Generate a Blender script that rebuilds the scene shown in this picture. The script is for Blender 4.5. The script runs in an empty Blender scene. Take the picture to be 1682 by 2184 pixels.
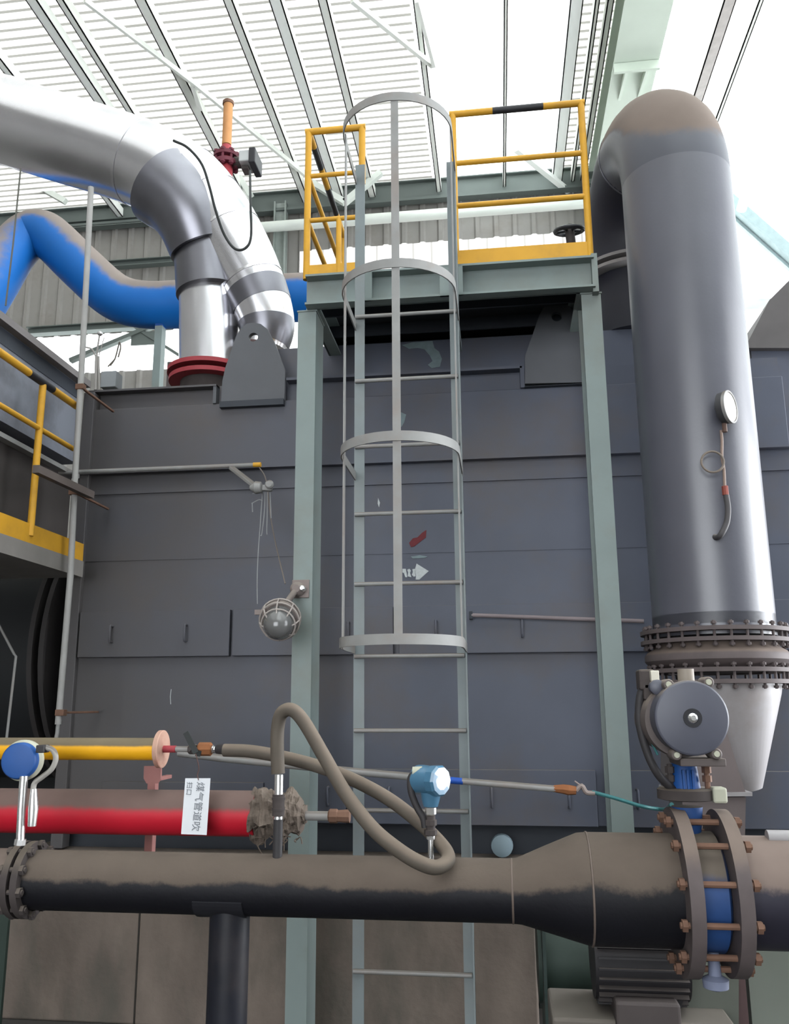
import bpy, bmesh, math, random
from mathutils import Vector, Matrix, noise
V = Vector
random.seed(7)
C = bpy.context.scene.collection
SC = bpy.context.scene

# ---------------------------------------------------------------- camera
FPX, CX, CY = 1850.0, 816.0, 1092.0           # focal length and optical centre in a 1682x2184 frame
YAW, PITCH, ROLL = math.radians(7.5), math.radians(12.5), math.radians(-0.21)
EYE = V((0, 0, 1.6))
fw = V((-math.sin(YAW)*math.cos(PITCH), math.cos(YAW)*math.cos(PITCH), math.sin(PITCH)))
rt0 = V((math.cos(YAW), math.sin(YAW), 0))
up0 = rt0.cross(fw)
rt = rt0*math.cos(ROLL) + up0*math.sin(ROLL)
up = up0*math.cos(ROLL) - rt0*math.sin(ROLL)
cam_d = bpy.data.cameras.new('camera')
cam = bpy.data.objects.new('camera', cam_d)
C.objects.link(cam)
cam.matrix_world = Matrix(((rt.x, up.x, -fw.x, EYE.x), (rt.y, up.y, -fw.y, EYE.y), (rt.z, up.z, -fw.z, EYE.z), (0, 0, 0, 1)))
cam_d.sensor_fit = 'VERTICAL'; cam_d.sensor_height = 24.0
cam_d.lens = 24.0*FPX/2184.0
cam_d.shift_x = (841.0-CX)/2184.0
cam_d.clip_start = 0.05; cam_d.clip_end = 300
SC.camera = cam

def at(px, py, Y=None, X=None, Z=None):
    """a point of the place: sight line through a picture position met with the plane Y=, X= or Z="""
    d = fw*FPX + rt*(px-CX) + up*(CY-py)
    if Y is not None: t = (Y-EYE.y)/d.y
    elif X is not None: t = (X-EYE.x)/d.x
    else: t = (Z-EYE.z)/d.z
    return EYE + d*t
def m(px, p):
    """picture length at the distance of point p, in metres"""
    return px*(p-EYE).dot(fw)/FPX
def hz(py, Y, px=816): return at(px, py, Y=Y).z

# ---------------------------------------------------------------- world, light, exposure
w = bpy.data.worlds.new('sky'); SC.world = w; w.use_nodes = True
nt = w.node_tree; nt.nodes.clear()
wo = nt.nodes.new('ShaderNodeOutputWorld'); bg = nt.nodes.new('ShaderNodeBackground')
bg.inputs['Color'].default_value = (0.93, 0.97, 1.0, 1); bg.inputs['Strength'].default_value = 6.2
nt.links.new(bg.outputs[0], wo.inputs[0])
SC.view_settings.view_transform = 'Standard'; SC.view_settings.look = 'None'
SC.view_settings.gamma = 1.0; SC.view_settings.use_curve_mapping = False
SC.view_settings.exposure = 0.32
def area(name, loc, target, sx, sy, power, col=(1, 1, 1)):
    l = bpy.data.lights.new(name, 'AREA'); l.shape = 'RECTANGLE'; l.size = sx; l.size_y = sy
    l.energy = power; l.color = col
    o = bpy.data.objects.new(name, l); C.objects.link(o); o.location = loc
    o.rotation_euler = (V(target)-V(loc)).to_track_quat('-Z', 'Y').to_euler()
    return o
# daylight through the open bay door on the right, and an added fill light behind the camera
area('bay_door_daylight', (8.7, 6.2, 2.4), (1.0, 3.8, 2.0), 5.0, 4.0, 1300, (0.93, 0.96, 1.0))
area('front_fill_light', (-2.5, -7.5, 4.5), (-0.5, 4.0, 1.6), 7.0, 6.0, 110, (0.95, 0.97, 1.0))

# ---------------------------------------------------------------- materials
MATS = {}
SPEC = {'duct_grey_paint': 0.6, 'pale_hopper_paint': 0.6, 'aluminium_cladding': 0.5, 'bright_steel': 0.5, 'light_blue_enamel': 0.5, 'drive_blue_grey': 0.5}
# paint tone under the photograph's exposure
TONE = {'purlin_grey': 1, 'roof_steel_pale': 1, 'rafter_pale_green': 1, 'aluminium_cladding': 1, 'dark_patch_cladding': .8, 'bright_steel': .9,
        'white_dial': 1, 'white_plastic_card': .75, 'sooty_plaster': 1.2, 'pink_grey_beam': 1, 'pale_rail': .9, 'post_green': .8, 'blue_green_beam': .9,
        'valve_blue_paint': .55, 'dusty_grey_steel': .75, 'slate_grey_paint': .65, 'signal_red_with_dust': .7, 'gas_yellow_with_dust': .75, 'white_stencil_paint': .8}
def mat(name, col, rough=0.6, metal=0.0, var=0.25, scale=6.0, dust=None, dlo=0.35, dhi=0.6, dn=0.35, stain=None,
        stain_amt=0.5, stain_scale=1.5, bump=0.0, bscale=60.0, stretch=None, coat=0.0):
    if name in MATS: return MATS[name]
    k = TONE.get(name, 0.60)
    col = tuple(c*k for c in col)
    if dust: dust = tuple(c*(0.5 if k < 0.9 else 1) for c in dust)
    if stain: stain = tuple(c*k for c in stain)
    mt = bpy.data.materials.new(name); mt.use_nodes = True
    t = mt.node_tree; n = t.nodes; L = t.links
    b = n['Principled BSDF']
    b.inputs['Roughness'].default_value = rough; b.inputs['Metallic'].default_value = metal
    b.inputs['Specular IOR Level'].default_value = SPEC.get(name, 0.25)
    if coat: b.inputs['Coat Weight'].default_value = coat
    tc = n.new('ShaderNodeTexCoord'); mp = n.new('ShaderNodeMapping')
    if stretch: mp.inputs['Scale'].default_value = stretch
    L.new(tc.outputs['Object'], mp.inputs['Vector'])
    nz = n.new('ShaderNodeTexNoise'); nz.inputs['Scale'].default_value = scale; nz.inputs['Detail'].default_value = 6
    L.new(mp.outputs[0], nz.inputs['Vector'])
    hs = n.new('ShaderNodeMix'); hs.data_type = 'RGBA'
    lo = tuple(c*(1-var) for c in col); hi = tuple(min(1, c*(1+var)) for c in col)
    hs.inputs[6].default_value = (*lo, 1); hs.inputs[7].default_value = (*hi, 1)
    L.new(nz.outputs['Fac'], hs.inputs[0])
    out = hs.outputs[2]
    if stain:
        n2 = n.new('ShaderNodeTexNoise'); n2.inputs['Scale'].default_value = stain_scale; n2.inputs['Detail'].default_value = 8
        n2.inputs['Roughness'].default_value = 0.65
        L.new(mp.outputs[0], n2.inputs['Vector'])
        r2 = n.new('ShaderNodeMapRange'); r2.inputs[1].default_value = 0.48; r2.inputs[2].default_value = 0.68
        r2.inputs[4].default_value = stain_amt
        L.new(n2.outputs['Fac'], r2.inputs[0])
        mx = n.new('ShaderNodeMix'); mx.data_type = 'RGBA'; mx.inputs[7].default_value = (*stain, 1)
        L.new(out, mx.inputs[6]); L.new(r2.outputs[0], mx.inputs[0]); out = mx.outputs[2]
    if dust:
        ge = n.new('ShaderNodeNewGeometry'); sp = n.new('ShaderNodeSeparateXYZ'); L.new(ge.outputs['Normal'], sp.inputs[0])
        n3 = n.new('ShaderNodeTexNoise'); n3.inputs['Scale'].default_value = 5; n3.inputs['Detail'].default_value = 8
        n3.inputs['Roughness'].default_value = 0.7
        L.new(tc.outputs['Object'], n3.inputs['Vector'])
        ma = n.new('ShaderNodeMath'); ma.operation = 'MULTIPLY_ADD'; ma.inputs[1].default_value = dn; 
        L.new(n3.outputs['Fac'], ma.inputs[0]); L.new(sp.outputs['Z'], ma.inputs[2])
        r3 = n.new('ShaderNodeMapRange'); r3.inputs[1].default_value = dlo; r3.inputs[2].default_value = dhi
        r3.interpolation_type = 'SMOOTHSTEP'
        L.new(ma.outputs[0], r3.inputs[0])
        dc = n.new('ShaderNodeMix'); dc.data_type = 'RGBA'
        dc.inputs[6].default_value = (*[c*0.8 for c in dust], 1); dc.inputs[7].default_value = (*[min(1, c*1.2) for c in dust], 1)
        L.new(nz.outputs['Fac'], dc.inputs[0])
        mx = n.new('ShaderNodeMix'); mx.data_type = 'RGBA'
        L.new(out, mx.inputs[6]); L.new(dc.outputs[2], mx.inputs[7]); L.new(r3.outputs[0], mx.inputs[0]); out = mx.outputs[2]
        mr = n.new('ShaderNodeMix'); mr.data_type = 'FLOAT'; mr.inputs[2].default_value = rough; mr.inputs[3].default_value = 0.95
        L.new(r3.outputs[0], mr.inputs[0]); L.new(mr.outputs[0], b.inputs['Roughness'])
        if metal:
            mm = n.new('ShaderNodeMix'); mm.data_type = 'FLOAT'; mm.inputs[2].default_value = metal; mm.inputs[3].default_value = 0.0
            L.new(r3.outputs[0], mm.inputs[0]); L.new(mm.outputs[0], b.inputs['Metallic'])
    L.new(out, b.inputs['Base Color'])
    if bump:
        nb = n.new('ShaderNodeTexNoise'); nb.inputs['Scale'].default_value = bscale; nb.inputs['Detail'].default_value = 4
        L.new(tc.outputs['Object'], nb.inputs['Vector'])
        bp = n.new('ShaderNodeBump'); bp.inputs['Strength'].default_value = bump; bp.inputs['Distance'].default_value = 0.01
        L.new(nb.outputs['Fac'], bp.inputs['Height']); L.new(bp.outputs[0], b.inputs['Normal'])
    MATS[name] = mt
    return mt
DUST = (0.20, 0.165, 0.135)
GREYDUST = (0.26, 0.235, 0.215)
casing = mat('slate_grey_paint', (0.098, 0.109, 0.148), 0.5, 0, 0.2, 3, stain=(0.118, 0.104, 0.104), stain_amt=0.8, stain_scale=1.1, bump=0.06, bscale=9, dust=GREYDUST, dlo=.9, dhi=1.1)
def brown_left(mt, x0, x1, col):
    # noisy brown tint, strongest at the left end of the casing
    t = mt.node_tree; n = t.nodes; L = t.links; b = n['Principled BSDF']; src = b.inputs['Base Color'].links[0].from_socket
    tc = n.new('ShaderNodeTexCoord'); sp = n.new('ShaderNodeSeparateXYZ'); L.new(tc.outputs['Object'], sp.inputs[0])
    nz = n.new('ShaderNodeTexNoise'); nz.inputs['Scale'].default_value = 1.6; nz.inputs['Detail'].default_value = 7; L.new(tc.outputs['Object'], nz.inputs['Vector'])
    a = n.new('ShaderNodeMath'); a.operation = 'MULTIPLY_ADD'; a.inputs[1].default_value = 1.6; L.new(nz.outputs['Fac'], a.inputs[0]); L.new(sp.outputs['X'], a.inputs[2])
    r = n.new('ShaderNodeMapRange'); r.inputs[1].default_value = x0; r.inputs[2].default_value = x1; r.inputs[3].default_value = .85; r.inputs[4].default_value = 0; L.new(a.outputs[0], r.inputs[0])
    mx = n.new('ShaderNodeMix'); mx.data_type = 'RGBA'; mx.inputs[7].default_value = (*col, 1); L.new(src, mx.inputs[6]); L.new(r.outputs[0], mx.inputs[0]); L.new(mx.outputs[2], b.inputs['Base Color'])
brown_left(casing, -1.3, .7, (.062, .056, .053))
casing_d = mat('dark_slate_and_shade', (0.045, 0.052, 0.066), 0.6, 0, 0.25, 3)  # dark slate for small fittings; also carries painted shade on recess and cross beams
lugm = mat('lug_grey_paint', (0.125, 0.130, 0.145), 0.55, 0, 0.15, 5)
green = mat('pale_green_paint', (0.27, 0.33, 0.322), 0.5, 0, 0.12, 5, stain=(0.23, 0.22, 0.18), stain_amt=0.5, stain_scale=1.6)
ladderm = mat('ladder_green_grey_paint', (0.245, 0.285, 0.295), 0.5, 0, 0.15, 8, stain=(0.24, 0.22, 0.20), stain_amt=0.4, stain_scale=3)
dustgrey = mat('dusty_grey_steel', (0.27, 0.27, 0.265), 0.6, 0, 0.2, 10, stain=(0.26, 0.20, 0.17), stain_amt=0.5, stain_scale=4, dust=GREYDUST, dlo=.5, dhi=.9)
yellow = mat('safety_yellow', (0.80, 0.42, 0.035), 0.5, 0, 0.15, 9, stain=(0.45, 0.24, 0.05), stain_amt=0.35, stain_scale=7)
blackp = mat('black_paint', (0.03, 0.03, 0.035), 0.5, 0, 0.2, 9)
pipegrey = mat('duct_grey_paint', (0.108, 0.110, 0.138), 0.36, 0, 0.15, 4, dust=(0.23, 0.18, 0.155), dlo=0.55, dhi=0.8, dn=0.5, bump=0.03)
pipedark = mat('duct_dark_paint', (0.03, 0.031, 0.045), 0.5, 0, 0.15, 4, dust=(0.23, 0.18, 0.16), dlo=0.45, dhi=0.75, dn=0.5)
flangem = mat('dusty_brown_flange', (0.13, 0.105, 0.105), 0.7, 0, 0.3, 14, dust=(0.27, 0.21, 0.18), dlo=0.5, dhi=0.8)
blackpipe = mat('black_pipe_with_dust', (0.006, 0.006, 0.010), 0.6, 0, 0.4, 8, dust=(0.17, 0.135, 0.11), dlo=0.46, dhi=0.66, dn=0.8, bump=0.1)
bluepaint = mat('cobalt_blue_paint', (0.02, 0.10, 0.36), 0.5, 0, 0.2, 8)
bluevalve = mat('valve_blue_paint', (0.03, 0.09, 0.28), 0.5, 0, 0.3, 12, dust=DUST, dlo=0.35, dhi=0.65)
bluepipe = mat('sky_blue_pipe', (0.008, 0.17, 0.60), 0.5, 0, 0.12, 3, dust=(0.40, 0.34, 0.31), dlo=0.42, dhi=0.7, dn=0.45)
lightblue = mat('light_blue_enamel', (0.07, 0.20, 0.33), 0.3, 0, 0.15, 12, coat=0.4)
cream = mat('cream_enamel', (0.55, 0.55, 0.44), 0.5, 0, 0.15, 10)
steel = mat('bright_steel', (0.72, 0.72, 0.72), 0.25, 0.85, 0.1, 12)
silver = mat('aluminium_cladding', (0.63, 0.63, 0.66), 0.24, 0.95, 0.1, 3, dust=(0.36, 0.31, 0.29), dlo=1.0, dhi=1.15, dn=0.5, bump=0.05, bscale=3)
darkcloth = mat('dark_patch_cladding', (0.20, 0.20, 0.225), 0.33, 0.9, 0.2, 5, dust=(0.42, 0.37, 0.34), dlo=0.98, dhi=1.15)
red = mat('signal_red_with_dust', (0.55, 0.012, 0.03), 0.5, 0, 0.15, 8, dust=(0.25, 0.17, 0.15), dlo=0.28, dhi=0.62, dn=0.45)
pyellow = mat('gas_yellow_with_dust', (0.85, 0.42, 0.01), 0.5, 0, 0.1, 8, dust=(0.25, 0.20, 0.13), dlo=0.35, dhi=0.6, dn=0.35)
pink = mat('dusty_pink_paint', (0.38, 0.17, 0.155), 0.7, 0, 0.2, 12)
peach = mat('peach_flange', (0.62, 0.38, 0.29), 0.7, 0, 0.2, 12, stain=(0.45, 0.17, 0.12), stain_amt=0.7, stain_scale=14)
rust = mat('rust_orange', (0.30, 0.115, 0.045), 0.8, 0, 0.4, 18)
rustd = mat('rust_brown', (0.20, 0.11, 0.075), 0.8, 0, 0.4, 18)
redox = mat('red_oxide', (0.42, 0.055, 0.07), 0.6, 0, 0.2, 12)
orange = mat('faded_orange', (0.62, 0.30, 0.12), 0.7, 0, 0.25, 10)
hose_m = mat('taupe_rubber', (0.125, 0.105, 0.085), 0.7, 0, 0.2, 14, dust=(0.25, 0.20, 0.16), dlo=0.1, dhi=0.8)
rubber = mat('dark_rubber', (0.045, 0.042, 0.045), 0.6, 0, 0.2, 14)
dusty_dark = mat('dusty_dark_iron', (0.075, 0.062, 0.06), 0.8, 0, 0.35, 16, dust=DUST, dlo=0.4, dhi=0.9)
burlap = mat('sooty_rag', (0.17, 0.135, 0.11), 0.95, 0, 0.5, 30, bump=0.8, bscale=60)
paper = mat('white_plastic_card', (0.72, 0.74, 0.78), 0.4, 0, 0.05, 10)
ink = mat('grey_ink', (0.25, 0.27, 0.30), 0.6, 0, 0.1, 10)
white = mat('white_dial', (0.95, 0.95, 0.92), 0.4, 0, 0.03, 10)
mask = mat('white_stencil_paint', (0.50, 0.53, 0.54), 0.7, 0, 0.25, 60)
patch = mat('pale_green_smear', (0.22, 0.29, 0.31), 0.6, 0, 0.3, 30)
redpatch = mat('red_brushmark', (0.17, 0.018, 0.025), 0.6, 0, 0.3, 30)
teal = mat('teal_wire', (0.05, 0.20, 0.21), 0.5, 0, 0.2, 20)
wire = mat('dark_cable', (0.035, 0.04, 0.04), 0.6, 0, 0.2, 20)
brick = mat('sooty_plaster', (0.105, 0.085, 0.072), 0.9, 0, 0.6, 3, stain=(0.05, 0.05, 0.042), stain_amt=0.6, stain_scale=2.2, bump=0.5, bscale=16, stretch=(1.5, 1, .6))
concrete = mat('concrete_floor', (0.075, 0.07, 0.065), 0.85, 0, 0.25, 2, bump=0.2)
roofbeam = mat('roof_steel_pale', (0.62, 0.66, 0.62), 0.6, 0, 0.08, 3)
roofdark = mat('girder_grey_green', (0.17, 0.20, 0.19), 0.6, 0, 0.1, 2)
wallsheet = mat('corrugated_sheet_grey', (0.40, 0.385, 0.365), 0.6, 0, 0.12, 1.5, stain=(0.30, 0.27, 0.24), stain_amt=0.5)
ductbox = mat('grey_blue_sheet', (0.30, 0.32, 0.38), 0.5, 0, 0.2, 2.5, stain=(0.12, 0.12, 0.13), stain_amt=0.7, stain_scale=2)
blackduct = mat('sooty_black_steel', (0.022, 0.024, 0.026), 0.6, 0, 0.4, 2.5)
gdark = mat('dark_green_machine', (0.035, 0.055, 0.045), 0.6, 0, 0.35, 5)
glassm = None
def glass():
    mt = bpy.data.materials.new('clear_glass'); mt.use_nodes = True
    b = mt.node_tree.nodes['Principled BSDF']
    b.inputs['Base Color'].default_value = (.20, .20, .20, 1); b.inputs['Roughness'].default_value = 0.08
    b.inputs['Transmission Weight'].default_value = 0.5
    return mt
glassm = glass()
def translucent(name, col, trans, rib=None, axis='Y', period=0.2, stripe=0.0, width=0.3):
    """daylight-passing roofing: part diffuse, part translucent, dark stripes in step with the corrugation"""
    mt = bpy.data.materials.new(name); mt.use_nodes = True
    t = mt.node_tree; n = t.nodes; L = t.links
    n.remove(n['Principled BSDF']); out = n['Material Output']
    d = n.new('ShaderNodeBsdfDiffuse'); tr = n.new('ShaderNodeBsdfTranslucent'); mx = n.new('ShaderNodeMixShader')
    mx.inputs[0].default_value = trans
    tc = n.new('ShaderNodeTexCoord'); nz = n.new('ShaderNodeTexNoise'); nz.inputs['Scale'].default_value = 0.5
    L.new(tc.outputs['Object'], nz.inputs['Vector'])
    c = n.new('ShaderNodeMix'); c.data_type = 'RGBA'
    c.inputs[6].default_value = (*[v*0.9 for v in col], 1); c.inputs[7].default_value = (*col, 1)
    L.new(nz.outputs['Fac'], c.inputs[0]); o = c.outputs[2]
    if stripe:
        sp = n.new('ShaderNodeSeparateXYZ'); L.new(tc.outputs['Object'], sp.inputs[0])
        a = n.new('ShaderNodeMath'); a.operation = 'DIVIDE'; a.inputs[1].default_value = period; L.new(sp.outputs[axis], a.inputs[0])
        f = n.new('ShaderNodeMath'); f.operation = 'FRACT'; L.new(a.outputs[0], f.inputs[0])
        g = n.new('ShaderNodeMath'); g.operation = 'LESS_THAN'; g.inputs[1].default_value = width; L.new(f.outputs[0], g.inputs[0])
        h = n.new('ShaderNodeMath'); h.operation = 'MULTIPLY'; h.inputs[1].default_value = stripe; L.new(g.outputs[0], h.inputs[0])
        s = n.new('ShaderNodeMix'); s.data_type = 'RGBA'; s.inputs[7].default_value = (0.10, 0.095, 0.08, 1)
        L.new(o, s.inputs[6]); L.new(h.outputs[0], s.inputs[0]); o = s.outputs[2]
    L.new(o, d.inputs[0]); L.new(o, tr.inputs[0]); L.new(d.outputs[0], mx.inputs[1]); L.new(tr.outputs[0], mx.inputs[2])
    L.new(mx.outputs[0], out.inputs[0])
    return mt
roofsheet = translucent('roof_sheet', (0.66, 0.655, 0.62), 0.40, axis='Y', period=0.2, stripe=0.78, width=0.19)
skylight = translucent('skylight_sheet', (0.97, 0.99, 0.96), 0.75)
skylight2 = translucent('skylight_sheet_right', (0.78, 0.80, 0.78), 0.42)
walllight = translucent('wall_light_sheet', (0.60, 0.57, 0.55), 0.24, axis='X', period=0.42, stripe=0.55, width=0.10)

# ---------------------------------------------------------------- mesh helpers
class G:
    def __init__(s): s.v = []; s.f = []; s.mi = []; s.k = 0
    def add(s, vs, fs):
        o = len(s.v); s.v += [V(p) for p in vs]; s.f += [tuple(i+o for i in f) for f in fs]; s.mi += [s.k]*len(fs); return s
    def box(s, a, b):
        x0, x1 = sorted((a[0], b[0])); y0, y1 = sorted((a[1], b[1])); z0, z1 = sorted((a[2], b[2]))
        return s.add([(x0,y0,z0),(x1,y0,z0),(x1,y1,z0),(x0,y1,z0),(x0,y0,z1),(x1,y0,z1),(x1,y1,z1),(x0,y1,z1)],
                     [(0,3,2,1),(4,5,6,7),(0,1,5,4),(1,2,6,5),(2,3,7,6),(3,0,4,7)])
    def bar(s, p, q, w, h, upv=(0,0,1)):
        """rectangular bar from p to q: w across, h along upv"""
        p, q = V(p), V(q); d = (q-p).normalized(); u = V(upv)
        if abs(d.dot(u)) > 0.98: u = V((0,1,0))
        r = d.cross(u).normalized(); u = r.cross(d).normalized()
        vs = [c + r*(a*w/2) + u*(b*h/2) for c in (p, q) for a, b in ((-1,-1),(1,-1),(1,1),(-1,1))]
        return s.add(vs, [(0,1,2,3),(7,6,5,4),(0,4,5,1),(1,5,6,2),(2,6,7,3),(3,7,4,0)])
    def tube(s, pts, r, n=16, cap=True, flat=None):
        """sweep along pts; r a number or list; flat=(w,h) scales the section"""
        pts = [V(p) for p in pts]; k = len(pts); rs = r if isinstance(r, (list, tuple)) else [r]*k
        t = [(pts[min(i+1,k-1)]-pts[max(i-1,0)]).normalized() for i in range(k)]
        ref = V((0,0,1)) if abs(t[0].z) < 0.9 else V((0,1,0))
        a = t[0].cross(ref).normalized(); o = len(s.v); vs = []
        for i in range(k):
            a = (a - t[i]*a.dot(t[i])).normalized(); b = t[i].cross(a)
            for j in range(n):
                th = 2*math.pi*j/n
                vs.append(pts[i] + (a*math.cos(th) + b*math.sin(th))*rs[i])
        fs = [(i*n+j, i*n+(j+1)%n, (i+1)*n+(j+1)%n, (i+1)*n+j) for i in range(k-1) for j in range(n)]
        if cap: fs += [tuple(range(n-1,-1,-1)), tuple((k-1)*n+j for j in range(n))]
        return s.add(vs, fs)
    def cyl(s, p, q, r, r2=None, n=24): return s.tube([p, q], [r, r if r2 is None else r2], n)
    def ring(s, c, ax, ro, ri, th, n=40):
        """flat annular plate"""
        c = V(c); ax = V(ax).normalized(); ref = V((0,0,1)) if abs(ax.z) < 0.9 else V((0,1,0))
        a = ax.cross(ref).normalized(); b = ax.cross(a); vs = []
        for rr, dd in ((ri,-th/2),(ro,-th/2),(ro,th/2),(ri,th/2)):
            for j in range(n):
                t = 2*math.pi*j/n; vs.append(c + (a*math.cos(t)+b*math.sin(t))*rr + ax*dd)
        fs = [(k*n+j, k*n+(j+1)%n, ((k+1)%4)*n+(j+1)%n, ((k+1)%4)*n+j) for k in range(4) for j in range(n)]
        return s.add(vs, fs)
    def lathe(s, c, ax, prof, n=32):
        """prof: list of (distance along axis, radius)"""
        c = V(c); ax = V(ax).normalized(); ref = V((0,0,1)) if abs(ax.z) < 0.9 else V((0,1,0))
        a = ax.cross(ref).normalized(); b = ax.cross(a); vs = []
        for h, r in prof:
            for j in range(n):
                t = 2*math.pi*j/n; vs.append(c + ax*h + (a*math.cos(t)+b*math.sin(t))*max(r, 1e-4))
        k = len(prof)
        fs = [(i*n+j, i*n+(j+1)%n, (i+1)*n+(j+1)%n, (i+1)*n+j) for i in range(k-1) for j in range(n)]
        fs += [tuple(range(n-1,-1,-1)), tuple((k-1)*n+j for j in range(n))]
        return s.add(vs, fs)
    def prism(s, pts, off):
        """extrude a planar outline by off"""
        pts = [V(p) for p in pts]; off = V(off); n = len(pts)
        return s.add(pts + [p+off for p in pts], [tuple(range(n-1,-1,-1)), tuple(range(n,2*n))] +
                     [(i,(i+1)%n,n+(i+1)%n,n+i) for i in range(n)])
    def strip(s, pts, wvec, th):
        """flat bar swept along pts: width along wvec, thickness th outward"""
        pts = [V(p) for p in pts]; k = len(pts); wv = V(wvec)/2; vs = []
        for i in range(k):
            t = (pts[min(i+1,k-1)]-pts[max(i-1,0)]).normalized(); nrm = t.cross(wv).normalized()*(th/2)
            vs += [pts[i]-wv-nrm, pts[i]+wv-nrm, pts[i]+wv+nrm, pts[i]-wv+nrm]
        fs = [(i*4+j, i*4+(j+1)%4, (i+1)*4+(j+1)%4, (i+1)*4+j) for i in range(k-1) for j in range(4)]
        fs += [(3,2,1,0), ((k-1)*4,(k-1)*4+1,(k-1)*4+2,(k-1)*4+3)]
        return s.add(vs, fs)
    def out(s, name, material, parent=None, smooth=False, bevel=0.0, label=None, cat=None, group=None, kind=None, keep_origin=False):
        me = bpy.data.meshes.new(name)
        allv = s.v
        mn = V((min(p.x for p in allv), min(p.y for p in allv), min(p.z for p in allv)))
        mxx = V((max(p.x for p in allv), max(p.y for p in allv), max(p.z for p in allv)))
        org = V(((mn.x+mxx.x)/2, (mn.y+mxx.y)/2, mn.z)) if parent is None and not keep_origin else V((0,0,0))
        if parent is not None:
            q = parent; base = V((0,0,0))
            while q is not None: base += q.location; q = q.parent
            me.from_pydata([p-base for p in allv], [], s.f)
        else:
            me.from_pydata([p-org for p in allv], [], s.f)
        mats = material if isinstance(material, (list, tuple)) else [material]
        for x in mats: me.materials.append(x)
        for i, p in enumerate(me.polygons): p.material_index = s.mi[i]
        bm = bmesh.new(); bm.from_mesh(me); bmesh.ops.recalc_face_normals(bm, faces=bm.faces); bm.to_mesh(me); bm.free()
        if smooth:
            for p in me.polygons: p.use_smooth = True
            me.set_sharp_from_angle(angle=math.radians(38))
        me.update()
        o = bpy.data.objects.new(name, me); C.objects.link(o)
        if parent is not None: o.parent = parent
        else: o.location = org
        if bevel:
            bv = o.modifiers.new('bevel', 'BEVEL'); bv.width = bevel; bv.segments = 2; bv.limit_method = 'ANGLE'
        tag(o, label, cat, group, kind)
        return o
def tag(o, label=None, cat=None, group=None, kind=None):
    if label: o['label'] = label
    if cat: o['category'] = cat
    if group: o['group'] = group
    if kind: o['kind'] = kind
def thing(name, loc, label, cat, group=None):
    o = bpy.data.objects.new(name, None); C.objects.link(o); o.location = loc; o.empty_display_size = 0.05
    tag(o, label, cat, group); return o
def cr(pts, n=8):
    """smooth curve through points"""
    pts = [V(p) for p in pts]; P = [pts[0]*2-pts[1]] + pts + [pts[-1]*2-pts[-2]]; r = []
    for i in range(1, len(P)-2):
        for k in range(n):
            t = k/n; a, b, c, d = P[i-1], P[i], P[i+1], P[i+2]
            r.append(0.5*((2*b) + (c-a)*t + (2*a-5*b+4*c-d)*t*t + (3*b-a-3*c+d)*t**3))
    return r + [pts[-1]]
def arc(c, a, b, t0, t1, n=12):
    c, a, b = V(c), V(a), V(b)
    return [c + a*math.cos(t0+(t1-t0)*i/n) + b*math.sin(t0+(t1-t0)*i/n) for i in range(n+1)]
XA, YA, ZA = V((1,0,0)), V((0,1,0)), V((0,0,1))

# ================================================================= THE HALL
YB, ZR = 18.0, 13.3                     # back wall and roof
XL, XR = -13.0, 9.0
x_bend = at(1535, 372, Y=YB).x          # where the roof starts to slope down on the right
G().box((XL, -9, -0.1), (XR+3, YB+0.2, 0)).out('floor', concrete, kind='structure')
# roof sheets: trapezoid corrugation across X, ribs running along X
def corrug(name, x0, x1, y0, y1, z, mt, period=0.2, amp=0.045, drop=0.0):
    g = G(); vs = []; n = int((y1-y0)/period)
    prof = []
    for i in range(n+1):
        y = y0 + i*period; prof += [(y, 0), (y+period*0.62, 0), (y+period*0.70, amp), (y+period*0.92, amp)]
    for (y, h) in prof: vs += [(x0, y, z+h), (x1, y, z+h-drop)]
    g.add(vs, [(2*i, 2*i+1, 2*i+3, 2*i+2) for i in range(len(prof)-1)])
    o = g.out(name, mt, kind='structure'); return o
sx0, sx1 = at(905, 250, Z=ZR).x, at(1210, 250, Z=ZR).x
corrug('ceiling', XL, sx0, -9, YB, ZR, roofsheet)
corrug('ceiling', sx0, sx1, -9, YB, ZR, skylight)
sx2 = at(1285, 250, Z=ZR).x
corrug('ceiling', sx1, sx2, -9, YB, ZR, roofsheet)
corrug('ceiling', sx2, x_bend, -9, YB, ZR, skylight)
corrug('ceiling', x_bend, x_bend+5, -9, YB, ZR, skylight2, period=0.55, amp=0.06, drop=5*1.19)
# a narrow clear strip on the left
# walls
G().box((XL-0.2, -9, 0), (XL, YB, ZR)).out('wall_left', wallsheet, kind='structure')
G().box((XL, -9.2, 0), (-6.5, -9, ZR)).box((2, -9.2, 0), (XR, -9, ZR)).box((-6.5,-9.2,7), (2,-9,ZR)).out('wall_front', wallsheet, kind='structure')
g = G().box((XR, -9, 0), (XR+0.2, 0, 9)).box((XR, 6, 0), (XR+0.2, YB, 6)).box((XR, 0, 7), (XR+.2, 6, 9))
g.out('wall_right', wallsheet, kind='structure')
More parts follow.
